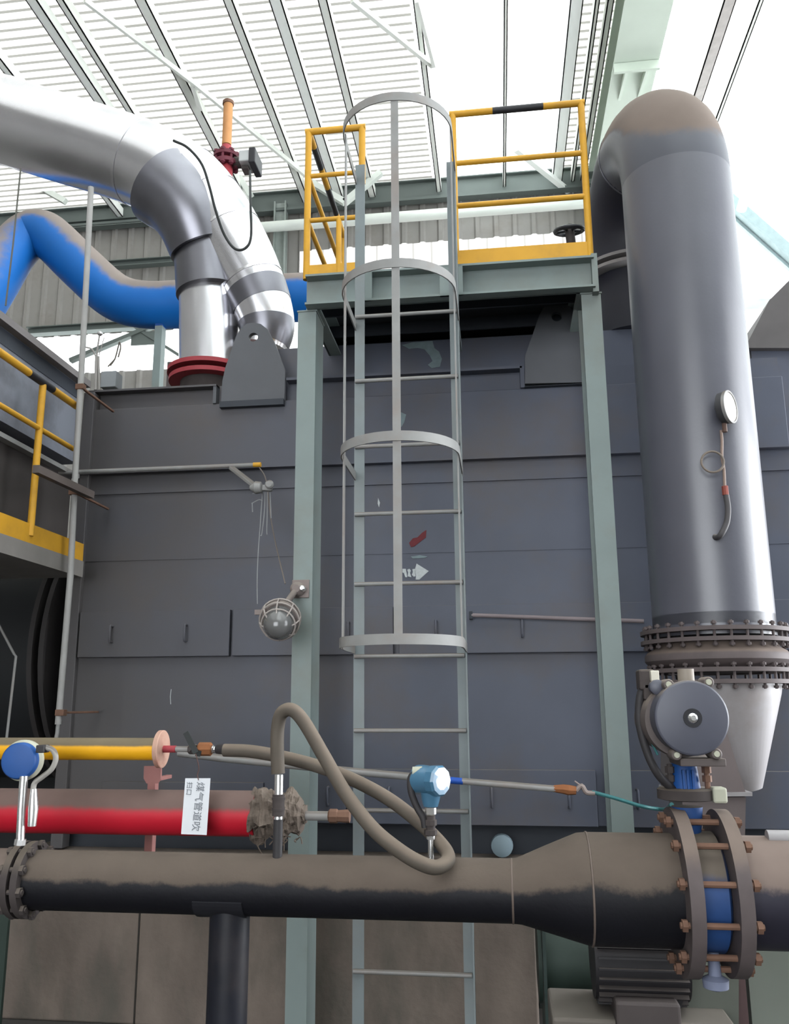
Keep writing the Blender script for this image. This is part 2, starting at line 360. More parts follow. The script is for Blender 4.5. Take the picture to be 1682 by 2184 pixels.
# back wall: vertical corrugation, opaque and light-passing bands
def wallband(name, x0, x1, z0, z1, mt, Y=YB):
    g = G(); vs = []; x = x0
    while x < x1:
        for dx, h in ((0,0),(0.26,0),(0.30,0.05),(0.38,0.05)):
            xx = min(x+dx, x1); vs += [(xx, Y-h, z0), (xx, Y-h, z1)]
        x += 0.42
    vs += [(x1, Y, z0), (x1, Y, z1)]
    n = len(vs)//2
    g.add(vs, [(2*i, 2*i+1, 2*i+3, 2*i+2) for i in range(n-1)])
    return g.out(name, mt, kind='structure')
xm = at(640, 500, Y=YB).x; xr2 = at(1290, 500, Y=YB).x
zt = hz(520, YB, 870); 
wallband('wall_back', XL, xm, hz(708, YB, 300), ZR, wallsheet)
wallband('wall_back', xm, xr2, zt, ZR, wallsheet)
wallband('window_1', XL, xm, hz(790, YB, 300), hz(708, YB, 300), skylight)
wallband('window_2', xm, xr2, hz(800, YB, 870), zt, walllight)
wallband('window_3', xr2, XR+3, hz(800, YB, 1590), hz(400, YB, 1590), skylight)
wallband('wall_back', XL, XR+3, 0, hz(790, YB, 300), wallsheet)
# beams on the back wall
def hbeam(px0, py0, px1, py1, thick_px, name, mt, label, Y=YB-0.25, dep=0.2, cat='beam', group=None):
    a = at(px0, py0, Y=Y); b = at(px1, py1, Y=Y); zz = (a.z+b.z)/2; h = m(thick_px, (a+b)/2)
    t = h*0.12; g = G()
    g.box((a.x, Y, zz-h/2+t), (b.x, Y+0.03, zz+h/2-t)).box((a.x, Y-dep/2, zz+h/2-t), (b.x, Y+dep/2, zz+h/2)).box((a.x, Y-dep/2, zz-h/2), (b.x, Y+dep/2, zz-h/2+t))
    return g.out(name, mt, label=label, cat=cat, group=group)
hbeam(0, 455, 1285, 402, 50, 'eave_girder', roofdark, 'wide grey-green girder across the back wall right under the roof')
a = at(490, 473, Y=YB-.6); b = at(1290, 448, Y=YB-.6); G().cyl((a.x, a.y, (a.z+b.z)/2), (b.x, b.y, (a.z+b.z)/2), m(11, a)).out('wall_pipe', roofbeam, smooth=True, label='long white pipe running level below the grey-green girder', cat='pipe')
hbeam(0, 492, 380, 470, 16, 'wall_girt', roofdark, 'upper slim grey rail on the back wall behind the blue pipe')
hbeam(200, 566, 380, 558, 14, 'wall_girt', roofdark, 'middle slim grey rail on the back wall, left of the silver duct')
hbeam(60, 706, 385, 690, 16, 'wall_girt', roofdark, 'lowest slim grey rail just above the bright window strip')
for i, (px, lab) in enumerate(((598, 'grey-green wall post right of the silver duct'), (1262, 'grey-green wall post behind the right end of the platform railing'))):
    a = at(px, 480, Y=YB-.3); g = G(); w_ = m(26, a)
    g.box((a.x-w_/2, a.y, 0), (a.x+w_/2, a.y+.03, ZR-.3)).box((a.x-w_/2, a.y-.1, 0), (a.x-w_/2+.03, a.y+.12, ZR-.3)).box((a.x+w_/2-.03, a.y-.1, 0), (a.x+w_/2, a.y+.12, ZR-.3))
    g.out('wall_post', mat('post_green', (0.30,0.34,0.32)), label=lab, cat='post')
# window bracing
a = at(150, 770, Y=YB-.3); b = at(340, 690, Y=YB-.3); c = at(290, 700, Y=YB-.3); d = at(385, 760, Y=YB-.3); e = at(305, 722, Y=YB-.3)
br = thing('wall_brace', e, 'thin crossed grey braces in front of the bright window strip left of the silver duct', 'brace')
G().bar(a, b, .09, .14, YA).out('brace_bar', roofdark, br); G().bar(c, d, .06, .1, YA).out('brace_bar', roofdark, br)
G().box(e-V((.28,.02,.16)), e+V((.28,.02,.16))).out('gusset_plate', roofdark, br)

# purlins along Y under the roof
def purlin(px, wpx, mt, label, dz=0.22, py=0, h=0.22, y0=4.0):
    a = at(px, py, Z=ZR-dz); w_ = m(wpx, a)
    g = G(); z1 = ZR-dz+h/2; z0 = ZR-dz-h/2; t = 0.02
    g.box((a.x-w_/2, y0, z0), (a.x+w_/2, YB-.3, z0+t)).box((a.x-w_/2, y0, z0), (a.x-w_/2+t, YB-.3, z1)).box((a.x+w_/2-t, y0, z0), (a.x+w_/2, YB-.3, z1))
    g.out('roof_purlin', mt, label=label, cat='roof beam', group='roof beams running to the back wall')
pg = mat('purlin_grey', (0.70, 0.72, 0.68), 0.7, 0, 0.1, 2)
pt = translucent('pale_beam_paint', (0.80, 0.83, 0.80), 0.0)
for px, wp, mt_, lab in ((-95, 18, pt, 'leftmost pale roof beam at the left edge above the silver duct'), (75, 24, pt, 'pale roof beam crossing the top left corner'), (135, 16, pg, 'narrow grey roof beam right beside the pale top left one'),
        (305, 24, pg, 'grey roof beam that ends above the bend of the silver duct'), (490, 20, pg, 'grey roof beam passing right of the orange-topped red pipe'), (590, 26, pt, 'wide pale roof beam between the red pipe and the ladder cage'),
        (690, 20, pg, 'grey roof beam reaching the ladder cage top'), (888, 14, pg, 'slim grey roof beam at the left rim of the blown-out skylight'), (1078, 9, pg, 'thin grey roof beam in the middle of the skylight'),
        (1228, 28, pt, 'wide white roof beam at the right rim of the skylight'), (1272, 10, pg, 'slim grey roof beam just right of the wide white one'), (1300, 14, pg, 'grey gutter-like roof beam next to the green rafter')):
    purlin(px, wp, mt_, lab)
def rod(p, q, zoff, wpx, label, mt=pg):
    a = at(*p, Z=ZR-zoff); b = at(*q, Z=ZR-zoff); G().bar(a, b, m(wpx, a), .1).out('roof_brace', mt, label=label, cat='roof brace', group='thin roof bracing rods')
rod((180, 0), (410, 175), .45, 7, 'thin diagonal roof rod left of the red pipe'); rod((410, 175), (650, 372), .45, 7, 'thin diagonal roof rod passing behind the red pipe')
rod((750, 0), (922, 140), .45, 9, 'diagonal roof rod ending at the skylight above the ladder cage')
rod((1100, 318), (1212, 408), .45, 12, 'white diagonal roof rod behind the right platform railing', pt)
rod((410, 180), (428, 232), .45, 9, 'short roof rod stub above the silver duct bend'); rod((888,0),(925,140), .5, 8, 'roof rod meeting the diagonal rod at the skylight rim')
# knee braces of the trusses down to the girder
for (p, q, lab) in (((655, 384), (735, 432), 'white knee brace left of the ladder, under the roof'), ((735, 432), (812, 368), 'white knee brace right of the ladder rail, under the roof'), ((490, 345), (535, 418), 'grey knee brace below the small actuator box'), ((60, 385), (140, 430), 'grey knee brace above the blue pipe')):
    a = at(*p, Y=YB-1.0); b = at(*q, Y=YB-1.0)
    G().bar(a, b, .13, .13).out('knee_brace', roofbeam, label=lab, cat='brace')
# rafter on the right with splice plate
a0 = at(1332, 0, Z=ZR-.8); a1 = at(1436, 0, Z=ZR-.8); aw = a1.x-a0.x
raft = thing('roof_rafter', (a0.x, 10, ZR-.8), 'deep pale green roof rafter with a bolted splice above the big grey pipe', 'roof beam')
rg = mat('rafter_pale_green', (0.56, 0.63, 0.55), 0.6, 0, 0.06, 2)
G().box((a0.x, 5, ZR-.82), (a1.x, YB-.3, ZR-.78)).out('lower_flange', rg, raft)
G().box(((a0.x+a1.x)/2-.03, 5, ZR-.78), ((a0.x+a1.x)/2+.03, YB-.3, ZR-.1)).out('web', rg, raft)
G().box((a0.x, 5, ZR-.12), (a1.x, YB-.3, ZR-.08)).out('upper_flange', rg, raft)
s0 = at(1390, 130, Z=ZR-.85)
G().box((a0.x, s0.y, ZR-1.0), (a1.x, s0.y+.06, ZR-.83)).out('splice_plate', rg, raft)
for k in (0.25, 0.7): G().prism([(a0.x+aw*k, s0.y+.06, ZR-.82), (a0.x+aw*k, s0.y+.06, ZR-1.0), (a0.x+aw*k, s0.y+1.0, ZR-.82)], (.05,0,0)).out('stiffener', rg, raft)
for (px, wp, lab, mt_) in ((1552, 26, 'pinkish roof beam right of the green rafter', mat('pink_grey_beam', (0.46,0.42,0.41))), (1618, 10, 'thin grey roof beam along the bend to the sloping roof', pg)):
    purlin(px, wp, mt_, lab, dz=.35)
# far right: beam at the foot of the sloping roof, light arch
a = at(1560, 440, Y=YB-.4); b = at(1900, 742, Y=YB-.4); a = a+(a-b)*.25
G().bar(a, b, .1, .42).bar(a-V((0,.1,.2)), b-V((0,.1,.2)), .3, .04).out('gable_beam', mat('blue_green_beam', (0.36,0.45,0.47)), label='blue-green sloping beam at far right beyond the big grey pipe', cat='beam')
pts = cr([at(1580, 448, Y=YB-1), at(1592, 410, Y=YB-1), at(1612, 378, Y=YB-1), at(1645, 350, Y=YB-1), at(1690, 330, Y=YB-1)], 6)
G().tube(pts, .1, 10).out('roof_arch_pipe', roofbeam, smooth=True, label='curved white pipe at far right under the sloping roof', cat='pipe')
a = at(1560, 650, Y=YB-.3); b = at(1690, 648, Y=YB-.3)
G().bar(a, b, .1, m(22, a)).out('window_rail', mat('pale_rail', (0.55,0.6,0.6)), label='pale level rail across the bright window at far right', cat='rail')

# ================================================================= FURNACE
YF = 4.80
fl, fr = at(172, 1100, Y=YF).x, at(1700, 1100, Y=YF).x
z_bot = hz(1757, YF, 900); z_low = hz(1822, YF, 900)
z_ledge = hz(1003, YF, 400)
z_topL = hz(828, YF, 320); z_topC = hz(740, YF, 850); z_rec = hz(868, YF, 320)
xs = at(462, 840, Y=YF).x
fur = thing('furnace', ((fl+fr)/2, YF+1, 0), 'tall slate-grey steel furnace casing filling the middle behind the caged ladder', 'furnace')
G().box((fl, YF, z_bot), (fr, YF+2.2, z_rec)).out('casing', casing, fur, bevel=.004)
G().box((fl, YF+.12, z_low-.02), (fr, YF+2.2, z_bot)).out('recessed_base', casing_d, fur)  # darker than the casing: the undercut's shadow is put into its colour
# upper body: left low part set back, centre part to full height
zl2 = z_topL
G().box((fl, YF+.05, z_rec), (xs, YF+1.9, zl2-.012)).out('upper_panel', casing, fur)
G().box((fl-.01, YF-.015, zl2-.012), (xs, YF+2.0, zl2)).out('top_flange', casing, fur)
G().box((xs-.02, YF-.01, z_rec-.0), (xs+.0, YF+.06, zl2)).out('flange_end_plate', lugm, fur)
xc0 = at(600, 800, Y=YF).x
zc_f = hz(808, YF, 640)
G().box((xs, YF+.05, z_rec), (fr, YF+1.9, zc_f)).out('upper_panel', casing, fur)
ztc = at(640, 742, Y=YF+.12).z
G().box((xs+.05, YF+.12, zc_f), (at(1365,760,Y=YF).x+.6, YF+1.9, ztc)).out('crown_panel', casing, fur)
# flange frame of the centre
x_a, x_b = at(612, 800, Y=YF).x, at(1112, 775, Y=YF).x
G().box((x_a, YF-.02, zc_f-.012), (x_b, YF+.12, zc_f+.004)).out('channel_flange', casing, fur)
G().box((x_b-.012, YF-.02, z_rec), (x_b+.012, YF+.06, zc_f)).out('channel_end', casing, fur)
# ledge across the middle
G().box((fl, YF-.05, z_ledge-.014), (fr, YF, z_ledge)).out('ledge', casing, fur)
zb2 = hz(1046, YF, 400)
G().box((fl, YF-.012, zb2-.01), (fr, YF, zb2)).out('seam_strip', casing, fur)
for py in (1190,): 
    z = hz(py, YF, 500); G().box((fl, YF-.004, z), (fr, YF, z+.006)).out('seam_strip', casing, fur)
# vertical corner post at left
xe = at(200, 1100, Y=YF).x
G().box((fl-.02, YF-.035, z_low), (fl+.05, YF+.05, z_topL-.02)).out('corner_post', casing, fur, bevel=.004)
# cover panels of the middle band
zp0, zp1 = hz(1399, YF, 560), hz(1300, YF, 560)
def cover(px0, px1, z0, z1, handles, dep=.04, pyh=1350):
    x0, x1 = at(px0, pyh, Y=YF-dep).x, at(px1, pyh, Y=YF-dep).x
    c = G().box((x0, YF-dep, z0), (x1, YF+.002, z1)).out('cover_panel', casing, fur, bevel=.003)
    for hpx in handles:
        xh = at(hpx, pyh, Y=YF-dep).x; zm = (z0+z1)/2; hh = .045
        p = [(xh, YF-dep, zm-hh), (xh, YF-dep-.035, zm-hh), (xh, YF-dep-.04, zm-hh+.008), (xh, YF-dep-.04, zm+hh-.008), (xh, YF-dep-.035, zm+hh), (xh, YF-dep, zm+hh)]
        G().tube(p, .0065, 8).out('handle', casing, c, smooth=True)
cover(168, 489, zp0, zp1, (240, 398)); cover(495, 838, zp0, zp1, (744,)); cover(850, 1420, zp0, zp1, (930, 1113)); cover(1432, 1700, zp0, zp1, ())
zq0, zq1 = z_bot-.0, hz(1640, YF, 900)
cover(215, 560, zq0+.0, hz(1668, YF, 500), (350,), .03, 1700); cover(600, 738, zq0, zq1, (700,), .03, 1700); cover(745, 1272, zq0-.0, zq1, (830, 1048, 1212), .03, 1700); cover(1305, 1700, zq0, zq1, (1358,), .03, 1700)
# support rail clipped on the band
zr_ = at(1190, 1320, Y=YF-.07).z
a = at(1005, 1312, Y=YF-.08); b = at(1372, 1325, Y=YF-.08)
rl = G().cyl(a, b, .011).out('grab_rail', mat('rail_pinkgrey', (0.30,0.25,0.26)), fur, smooth=True)
G().box(a-V((.012,.01,.02)), a+V((.006,.08,.02))).box(at(1113,1318,Y=YF-.08)-V((.006,.0,.05)), at(1113,1318,Y=YF-.08)+V((.006,.08,.015))).out('rail_clip', casing_d, fur)
# lifting lugs
def lug(outline, hole, hr, Y, name='lifting_lug', th=.035):
    pts = [at(px, py, Y=Y) for px, py in outline]
    hc = at(*hole, Y=Y); r = m(hr, hc)
    bm = bmesh.new(); ov = [bm.verts.new(p) for p in pts]; n = 24
    hv = [bm.verts.new((hc.x+r*math.cos(2*math.pi*i/n), Y, hc.z+r*math.sin(2*math.pi*i/n))) for i in range(n)]
    es = [bm.edges.new((ov[i], ov[(i+1)%len(ov)])) for i in range(len(ov))] + [bm.edges.new((hv[i], hv[(i+1)%n])) for i in range(n)]
    bmesh.ops.triangle_fill(bm, edges=es, use_beauty=True)
    r_ = bmesh.ops.extrude_face_region(bm, geom=list(bm.faces))
    bmesh.ops.translate(bm, verts=[v for v in r_['geom'] if isinstance(v, bmesh.types.BMVert)], vec=(0, th, 0))
    g = G(); bm.verts.index_update(); g.add([v.co.copy() for v in bm.verts], [[v.index for v in f.verts] for f in bm.faces]); bm.free()
    return g.out(name, lugm, fur)
lug([(471,858),(474,812),(480,785),(503,718),(513,700),(527,690),(541,688),(556,691),(570,702),(585,730),(608,790),(606,852)], (540,719), 10, YF-.03)
G().box(at(468,856,Y=YF-.04), at(604,862,Y=YF-.04)+V((0,.05,0))).out('lug_weld', casing_d, fur)
lug([(1119,818),(1119,760),(1150,672),(1160,653),(1175,645),(1192,643),(1210,649),(1224,664),(1240,705),(1255,815)], (1187,675), 11, YF-.03)
G().box(at(1118,822,Y=YF-.035)+V((0,0,-.005)), at(1250,818,Y=YF-.035)+V((0,.05,.0))).out('lug_weld', casing_d, fur)
# paint marks on the casing (thin films)
def film(outline, material, name, Y=YF-.0035, off=.002):
    G().prism([at(px, py, Y=Y) for px, py in outline], (0, off, 0)).out(name, material, fur)
film([(888,1202),(914,1218),(894,1236),(886,1236),(887,1228),(885,1213)], mask, 'painted_arrowhead')
for pl in ([(846,1214),(852,1213),(852,1218),(857,1213),(857,1230),(852,1224),(852,1231),(846,1230)], [(858,1213),(865,1213),(867,1223),(868,1231),(864,1231),(861,1222),(858,1221)],
           [(868,1215),(873,1213),(876,1217),(874,1222),(877,1231),(869,1229),(870,1221)], [(879,1214),(885,1213),(886,1229),(882,1230),(878,1226),(880,1220)]):
    film(pl, mask, 'stencilled_letter')
film([(872,1158),(880,1148),(890,1146),(900,1136),(909,1130),(908,1146),(895,1156),(884,1165),(876,1167)], redpatch, 'red_brush_mark')
film([(876,1187),(895,1184),(912,1187),(904,1190),(880,1191)], patch, 'scuff_mark')
film([(806,1062),(810,1072),(808,1082),(805,1074)], mask, 'white_tick')
film([(857,736),(880,730),(900,729),(922,727),(926,742),(936,750),(942,765),(938,782),(920,785),(912,778),(922,770),(916,758),(905,745),(890,742),(872,744)], patch, 'pale_smear', YF+.116)
film([(838,880),(852,878),(866,884),(862,900),(856,910),(842,912),(838,898)], patch, 'pale_smear')
G().tube([at(365,1470,Y=YF-.003), at(363,1486,Y=YF-.003), at(364,1502,Y=YF-.003)], .0018, 6).out('chalk_line', mask, fur)

# masonry base under the furnace
pl_r = at(1146, 2080, Y=YF-.1).x; pl_l = at(6, 2080, Y=YF-.1).x
zz = hz(1828, YF-.1, 600)
pb = G().box((pl_l, YF-.1, 0), (pl_r, YF+2.2, zz)).out('furnace_plinth', brick, bevel=.01, label='sooty brown plastered base under the furnace, behind the black pipe', cat='base')
G().box((pl_r+.02, YF+.4, 0), (fr+.5, YF+2.2, zz)).out('furnace_plinth', mat('far_plinth_green', (0.045,0.055,0.05)), label='dark set-back base block under the right end of the furnace', cat='base')
a = at(372, 1826, Y=YF-.14); b = at(1180, 1812, Y=YF-.14)
G().box((at(150,1826,Y=YF-.14).x, YF-.16, zz-.005), (b.x+.5, YF-.09, zz+.012)).box((at(150,1826,Y=YF-.14).x, YF-.16, zz-.02), (b.x+.5, YF-.15, zz+.012)).out('ledge_angle', dustgrey, label='long dusty steel angle along the top edge of the plinth', cat='steel angle')
for px in (290, 640):
    a = at(px, 2100, Y=YF-.102); G().box((a.x-.004, YF-.106, 0), (a.x+.004, YF-.1, zz-.03)).out('plinth_joint', mat('joint_dark',(0.03,0.025,0.02)), pb)

# clutter on the shelf of the furnace base
pc = at(815, 1785, Y=YF-.02); G().lathe((at(1070,1800,Y=YF-.05).x, YF-.03, zz+.06), YA, [(0,.03),(.01,.055),(.05,.058),(.06,.05)], 20).out('round_hatch_cover', mat('pale_hatch',(0.25,0.33,0.38)), smooth=True, label='small pale blue-green round cover on the ledge right of the ladder', cat='cover')

# ================================================================= PLATFORM
YP = 4.28
gz0 = hz(648, YP, 870); gz1 = hz(584, YP, 870)
xl, xr = at(656, 630, Y=YP).x, at(1256, 580, Y=YP).x
plat = thing('access_platform', ((xl+xr)/2, YP+.5, 0), 'pale green steel platform on two posts with yellow railings above the furnace', 'platform')
depth_p = 1.15
xlc = at(646, 1200, Y=YP).x; xrc = at(1282, 1000, Y=YP).x
for xc_, wd in ((xlc, .1), (xrc, .1)):
    g = G(); y0 = YP; w2 = wd/2
    f_ = .012
    g.prism([(xc_-w2,y0,0),(xc_+w2,y0,0),(xc_+w2,y0+.2,0),(xc_-w2,y0+.2,0),(xc_-w2,y0+.2-f_,0),(xc_+w2-f_,y0+.2-f_,0),(xc_+w2-f_,y0+f_,0),(xc_-w2,y0+f_,0)], (0,0,gz0-.01)).box((xc_-w2-.005, y0-.004, gz0-.009), (xc_+w2+.005, y0+.2, gz0-.001))
    g.out('column', green, plat)
# rim beams (channels) and deck
def chan(p, q, z0, z1, inward, name='rim_beam'):
    p, q = V(p), V(q); g = G(); iv = V(inward)
    h = z1-z0; g.bar(p+ZA*(z0+h/2), q+ZA*(z0+h/2), .012, h)
    g.bar(p+iv*.035+ZA*(z0+.006), q+iv*.035+ZA*(z0+.006), .07, .012); g.bar(p+iv*.035+ZA*(z1-.006), q+iv*.035+ZA*(z1-.006), .07, .012)
    return g.out(name, green, plat)
chan((xl, YP, 0), (xr+.02, YP, 0), gz0, gz1, (0,-1,0)); chan((xl, YP, 0), (xl, YP+depth_p, 0), gz0, gz1, (1,0,0)); chan((xr, YP, 0), (xr, YP+depth_p, 0), gz0, gz1, (-1,0,0)); chan((xl, YP+depth_p, 0), (xr, YP+depth_p, 0), gz0+.08, gz1, (0,-1,0))
G().box((xl, YP, gz1-.006), (xr, YP+depth_p, gz1+.004)).out('deck_plate', mat('deck_underside_shade',(0.04,0.045,0.05)), plat)  # dark colour paints in the shade under the platform
for k in range(1, 4):
    yy = YP + depth_p*k/4; G().box((xl+.01, yy, gz0+.09), (xr-.01, yy+.012, gz1-.01)).out('cross_beam', casing_d, plat)  # beams coloured dark too, as painted under-platform shade
# web stiffener plates seen next to the ladder
for px in (782, 950, 975):
    x = at(px, 610, Y=YP-.05).x; G().box((x-.03, YP-.07, gz0), (x+.03, YP-.055, gz1)).out('web_plate', green, plat)
x = at(1272, 580, Y=YP).x; G().box((x-.03, YP-.05, gz0-.02), (x+.0, YP+.0, gz1+.02)).out('end_plate', green, plat)
# railings
ztop_rail = at(870, 262, Y=YP).z
def yz(px, py, Y=YP): return at(px, py, Y=Y)
R_ = .019
def rail_group(label):
    o = bpy.data.objects.new('guardrail', None); C.objects.link(o); o.parent = plat; o.location = V((0,0,0)); o['label'] = label
    return o
zT = at(1100, 232, Y=YP).z; zM1 = at(1100, 338, Y=YP).z; zM2 = at(1100, 430, Y=YP).z
zk0 = gz1+.005; zk1 = at(1100, 528, Y=YP).z
gr = rail_group('yellow right railing with one black band')
xg0 = at(966, 300, Y=YP).x; xg1 = at(1248, 380, Y=YP).x
for x in (xg0, xg1): G().cyl((x, YP, zk0), (x, YP, zT), R_, n=12).out('post', yellow, gr, smooth=True)
bx0, bx1 = at(1050, 240, Y=YP).x, at(1158, 230, Y=YP).x
G().cyl((xg0-R_, YP, zT), (bx0, YP, zT), R_).cyl((bx1, YP, zT), (xg1+R_, YP, zT), R_).out('top_rail', yellow, gr, smooth=True)
G().cyl((bx0, YP, zT), (bx1, YP, zT), R_*1.02).out('black_band', blackp, gr, smooth=True)
for z in (zM1, zM2): G().cyl((xg0, YP, z), (xg1, YP, z), R_*.8, n=12).out('mid_rail', yellow, gr, smooth=True)
G().box((xg0, YP-.012, zk0), (xg1, YP-.006, zk1)).out('toe_board', yellow, gr)
# left front short rail
gl = rail_group('yellow left railing with black bands on its receding rail')
xq0, xq1 = at(656, 420, Y=YP).x, at(772, 320, Y=YP).x
zT2 = at(710, 277, Y=YP).z; zMa = at(710, 372, Y=YP).z; zMb = at(710, 467, Y=YP).z
G().cyl((xq0, YP, zk0), (xq0, YP, zT2), R_, n=12).out('post', yellow, gl, smooth=True)
G().cyl((xq1, YP, at(772, 358, Y=YP).z-.1), (xq1, YP, zT2), R_, n=12).out('post', yellow, gl, smooth=True)
G().cyl((xq0-R_, YP, zT2), (xq1+R_, YP, zT2), R_, n=12).out('top_rail', yellow, gl, smooth=True)
for z in (zMa, zMb): G().cyl((xq0, YP, z), (xq1, YP, z), R_*.7, n=12).out('mid_rail', yellow, gl, smooth=True)
xq2 = at(722, 520, Y=YP).x
G().cyl((xq2, YP, zk0), (xq2, YP, zMb), R_*.8, n=12).out('post', yellow, gl, smooth=True)
G().box((xq0, YP-.012, zk0), (xq1, YP-.006, at(690, 566, Y=YP).z)).out('toe_board', yellow, gl)
# receding left side rail
yb_ = YP+depth_p
L_ = depth_p
segs = [(0, .12, yellow), (.12, .3, blackp), (.3, .48, yellow), (.48, .74, blackp), (.74, 1.0, yellow)]
for s0_, s1_, mm_ in segs:
    G().cyl((xq0, YP+L_*s0_, zT2), (xq0, YP+L_*s1_, zT2), R_, n=12).out('black_band' if mm_ is blackp else 'top_rail', mm_, gl, smooth=True)
for z in (zMa, zMb): G().cyl((xq0, YP, z), (xq0, yb_, z), R_*.8, n=12).out('mid_rail', yellow, gl, smooth=True)
G().cyl((xq0, yb_, zk0), (xq0, yb_, zT2), R_, n=12).out('post', yellow, gl, smooth=True)
G().box((xq0-.003, YP, zk0), (xq0+.003, yb_, zk0+.1)).out('toe_board', yellow, gl)

# ================================================================= CAGED LADDER
YLd = 4.0
lad = thing('caged_ladder', (at(870,1100,Y=YLd).x, YLd, 0), 'grey-green vertical steel ladder with round safety cage, in front of the furnace', 'ladder')
xa_, xb_ = at(766, 1100, Y=YLd).x, at(979, 1100, Y=YLd).x
zLt, zRt = at(768, 352, Y=YLd).z, at(968, 345, Y=YLd).z
G().box((xa_-.025, YLd-.003, 0), (xa_+.025, YLd+.003, zLt)).box((xa_-.025, YLd, 0), (xa_-.02, YLd+.05, zLt)).out('rail', ladderm, lad)
G().box((xb_-.025, YLd-.003, 0), (xb_+.022, YLd+.003, zRt)).box((xb_+.016, YLd-.05, 0), (xb_+.022, YLd, zRt)).out('rail', ladderm, lad)
for py in (670, 808, 949, 1094, 1244, 1399, 1558, 1729, 1905, 2075, 2270):
    z = at(870, py, Y=YLd-.01).z
    if z > .1: G().cyl((xa_-.02, YLd-.014, z), (xb_+.01, YLd-.014, z), .010, n=10).out('rung', dustgrey, lad, smooth=True)
rad = (xb_-xa_)/2+.02; xm_ = (xa_+xb_)/2; yc = 3.64
hoopz = [at(820, py, Y=yc-rad).z for py in (207, 562, 930, 1363)]
for k, z in enumerate(hoopz):
    zz_ = z; pts = [(xm_-rad, YLd-.0, zz_-.0), (xm_-rad, yc, zz_)]
    pts += [V((xm_-rad*math.cos(t*math.pi/20), yc-rad*math.sin(t*math.pi/20), zz_)) for t in range(1, 20)]
    pts += [(xm_+rad, yc, zz_), (xm_+rad, YLd-.0, zz_)]
    G().strip(pts, (0,0,.042), .006).out('cage_hoop', dustgrey, lad, smooth=True)
zbt, ztp = hoopz[3]-.02, hoopz[0]+.02
G().box((xm_-.017+.015, yc-rad+.003, zbt), (xm_+.017+.015, yc-rad+.009, ztp)).out('cage_strap', dustgrey, lad)
for sg, zt_ in ((-1, ztp), (1, ztp)):
    G().box((xm_+sg*(rad-.006)-.003, yc+.0, zbt), (xm_+sg*(rad-.006)+.003, yc+.034, zt_)).out('cage_strap', dustgrey, lad)
# a wall tie of the ladder
for py in (700,):
    z = at(870, py, Y=YLd).z
    for x in (xa_-.022, xb_+.018): G().box((x-.004, YLd, z-.02), (x+.004, YP+.0 if py==700 else YF, z+.02)).out('wall_tie', ladderm, lad)

# ================================================================= BIG GREY DUCT AT RIGHT
YD = 4.2
pc_ = at(1492, 1000, Y=YD); XD = pc_.x; rD = m(119, at(1492, 1000, Y=YD-.0))
z_fl = at(1500, 1328, Y=YD-rD).z
z_arc = 4.24; Rarc = .46
dg = thing('vertical_duct_pipe', (XD, YD, 0), 'thick slate-grey vertical pipe at right with dusty domed bend on top', 'pipe')
pts = [(XD, YD, z_fl), (XD, YD, 3.0), (XD, YD, z_arc)]
G().tube(pts, rD, 48, cap=False).out('pipe', pipegrey, dg, smooth=True)
DV = V((-.11, .99, 0)); bend = arc(V((XD, YD, z_arc))+DV*Rarc, -DV*Rarc, ZA*Rarc, 0, math.pi, 20)
bendm = mat('bend_dusty_paint', (0.108, 0.112, 0.135), 0.42, 0, 0.15, 4, dust=(0.27,0.215,0.185), dlo=0.24, dhi=0.34, dn=0.2)
G().tube([V((XD, YD, z_arc-.03))]+bend[:11], rD, 48, cap=False).out('bend', bendm, dg, smooth=True)
G().tube(bend[10:], rD*1.004, 48, cap=False).out('bend', pipedark, dg, smooth=True)
for i in (10,): 
    t = (bend[min(i+1,20)]-bend[max(i-1,0)]).normalized(); G().ring(bend[i], t, rD*1.012, rD*.9, .012, 48).out('weld_seam', pipegrey, dg, smooth=True)
XB_ = XD+DV.x*2*Rarc; YB_ = YD+DV.y*2*Rarc
zbk = at(1320, 590, Y=YB_).z
G().tube([(XB_, YB_, z_arc), (XB_, YB_, z_arc-.1), (XB_-.0, YB_, zbk)], [rD*1.01, rD*1.05, rD*1.1], 40, cap=False).out('rear_cone', pipedark, dg, smooth=True)
G().ring((XB_-.0, YB_, zbk), ZA, rD*1.24, rD*.8, .02, 40).ring((XB_-.0, YB_, zbk-.05), ZA, rD*1.24, rD*.8, .02, 40).out('rear_flange', mat('rear_flange_grey',(0.3,0.28,0.28)), dg, smooth=True)
G().tube([(XB_-.0, YB_, zbk-.05), (XB_-.0, YB_, ztc)], rD*.95, 40).out('rear_pipe', pipedark, dg, smooth=True)
def bolts(parent, c, ax, R, n, L1, r=.008, mt_=None, phase=0.0, name='bolt'):
    ax = V(ax).normalized(); ref = V((0,0,1)) if abs(ax.z) < .9 else V((0,1,0)); a = ax.cross(ref).normalized(); b = ax.cross(a)
    for k in range(n):
        t = 2*math.pi*(k+phase)/n; p = V(c) + (a*math.cos(t)+b*math.sin(t))*R
        g = G(); g.cyl(p-ax*L1/2, p+ax*L1/2, r, n=8)
        for s in (-1, 1): g.cyl(p+ax*(s*(L1/2-r*2.2)), p+ax*(s*(L1/2-r*.6)), r*1.9, n=6)
        g.out(name, mt_, parent)
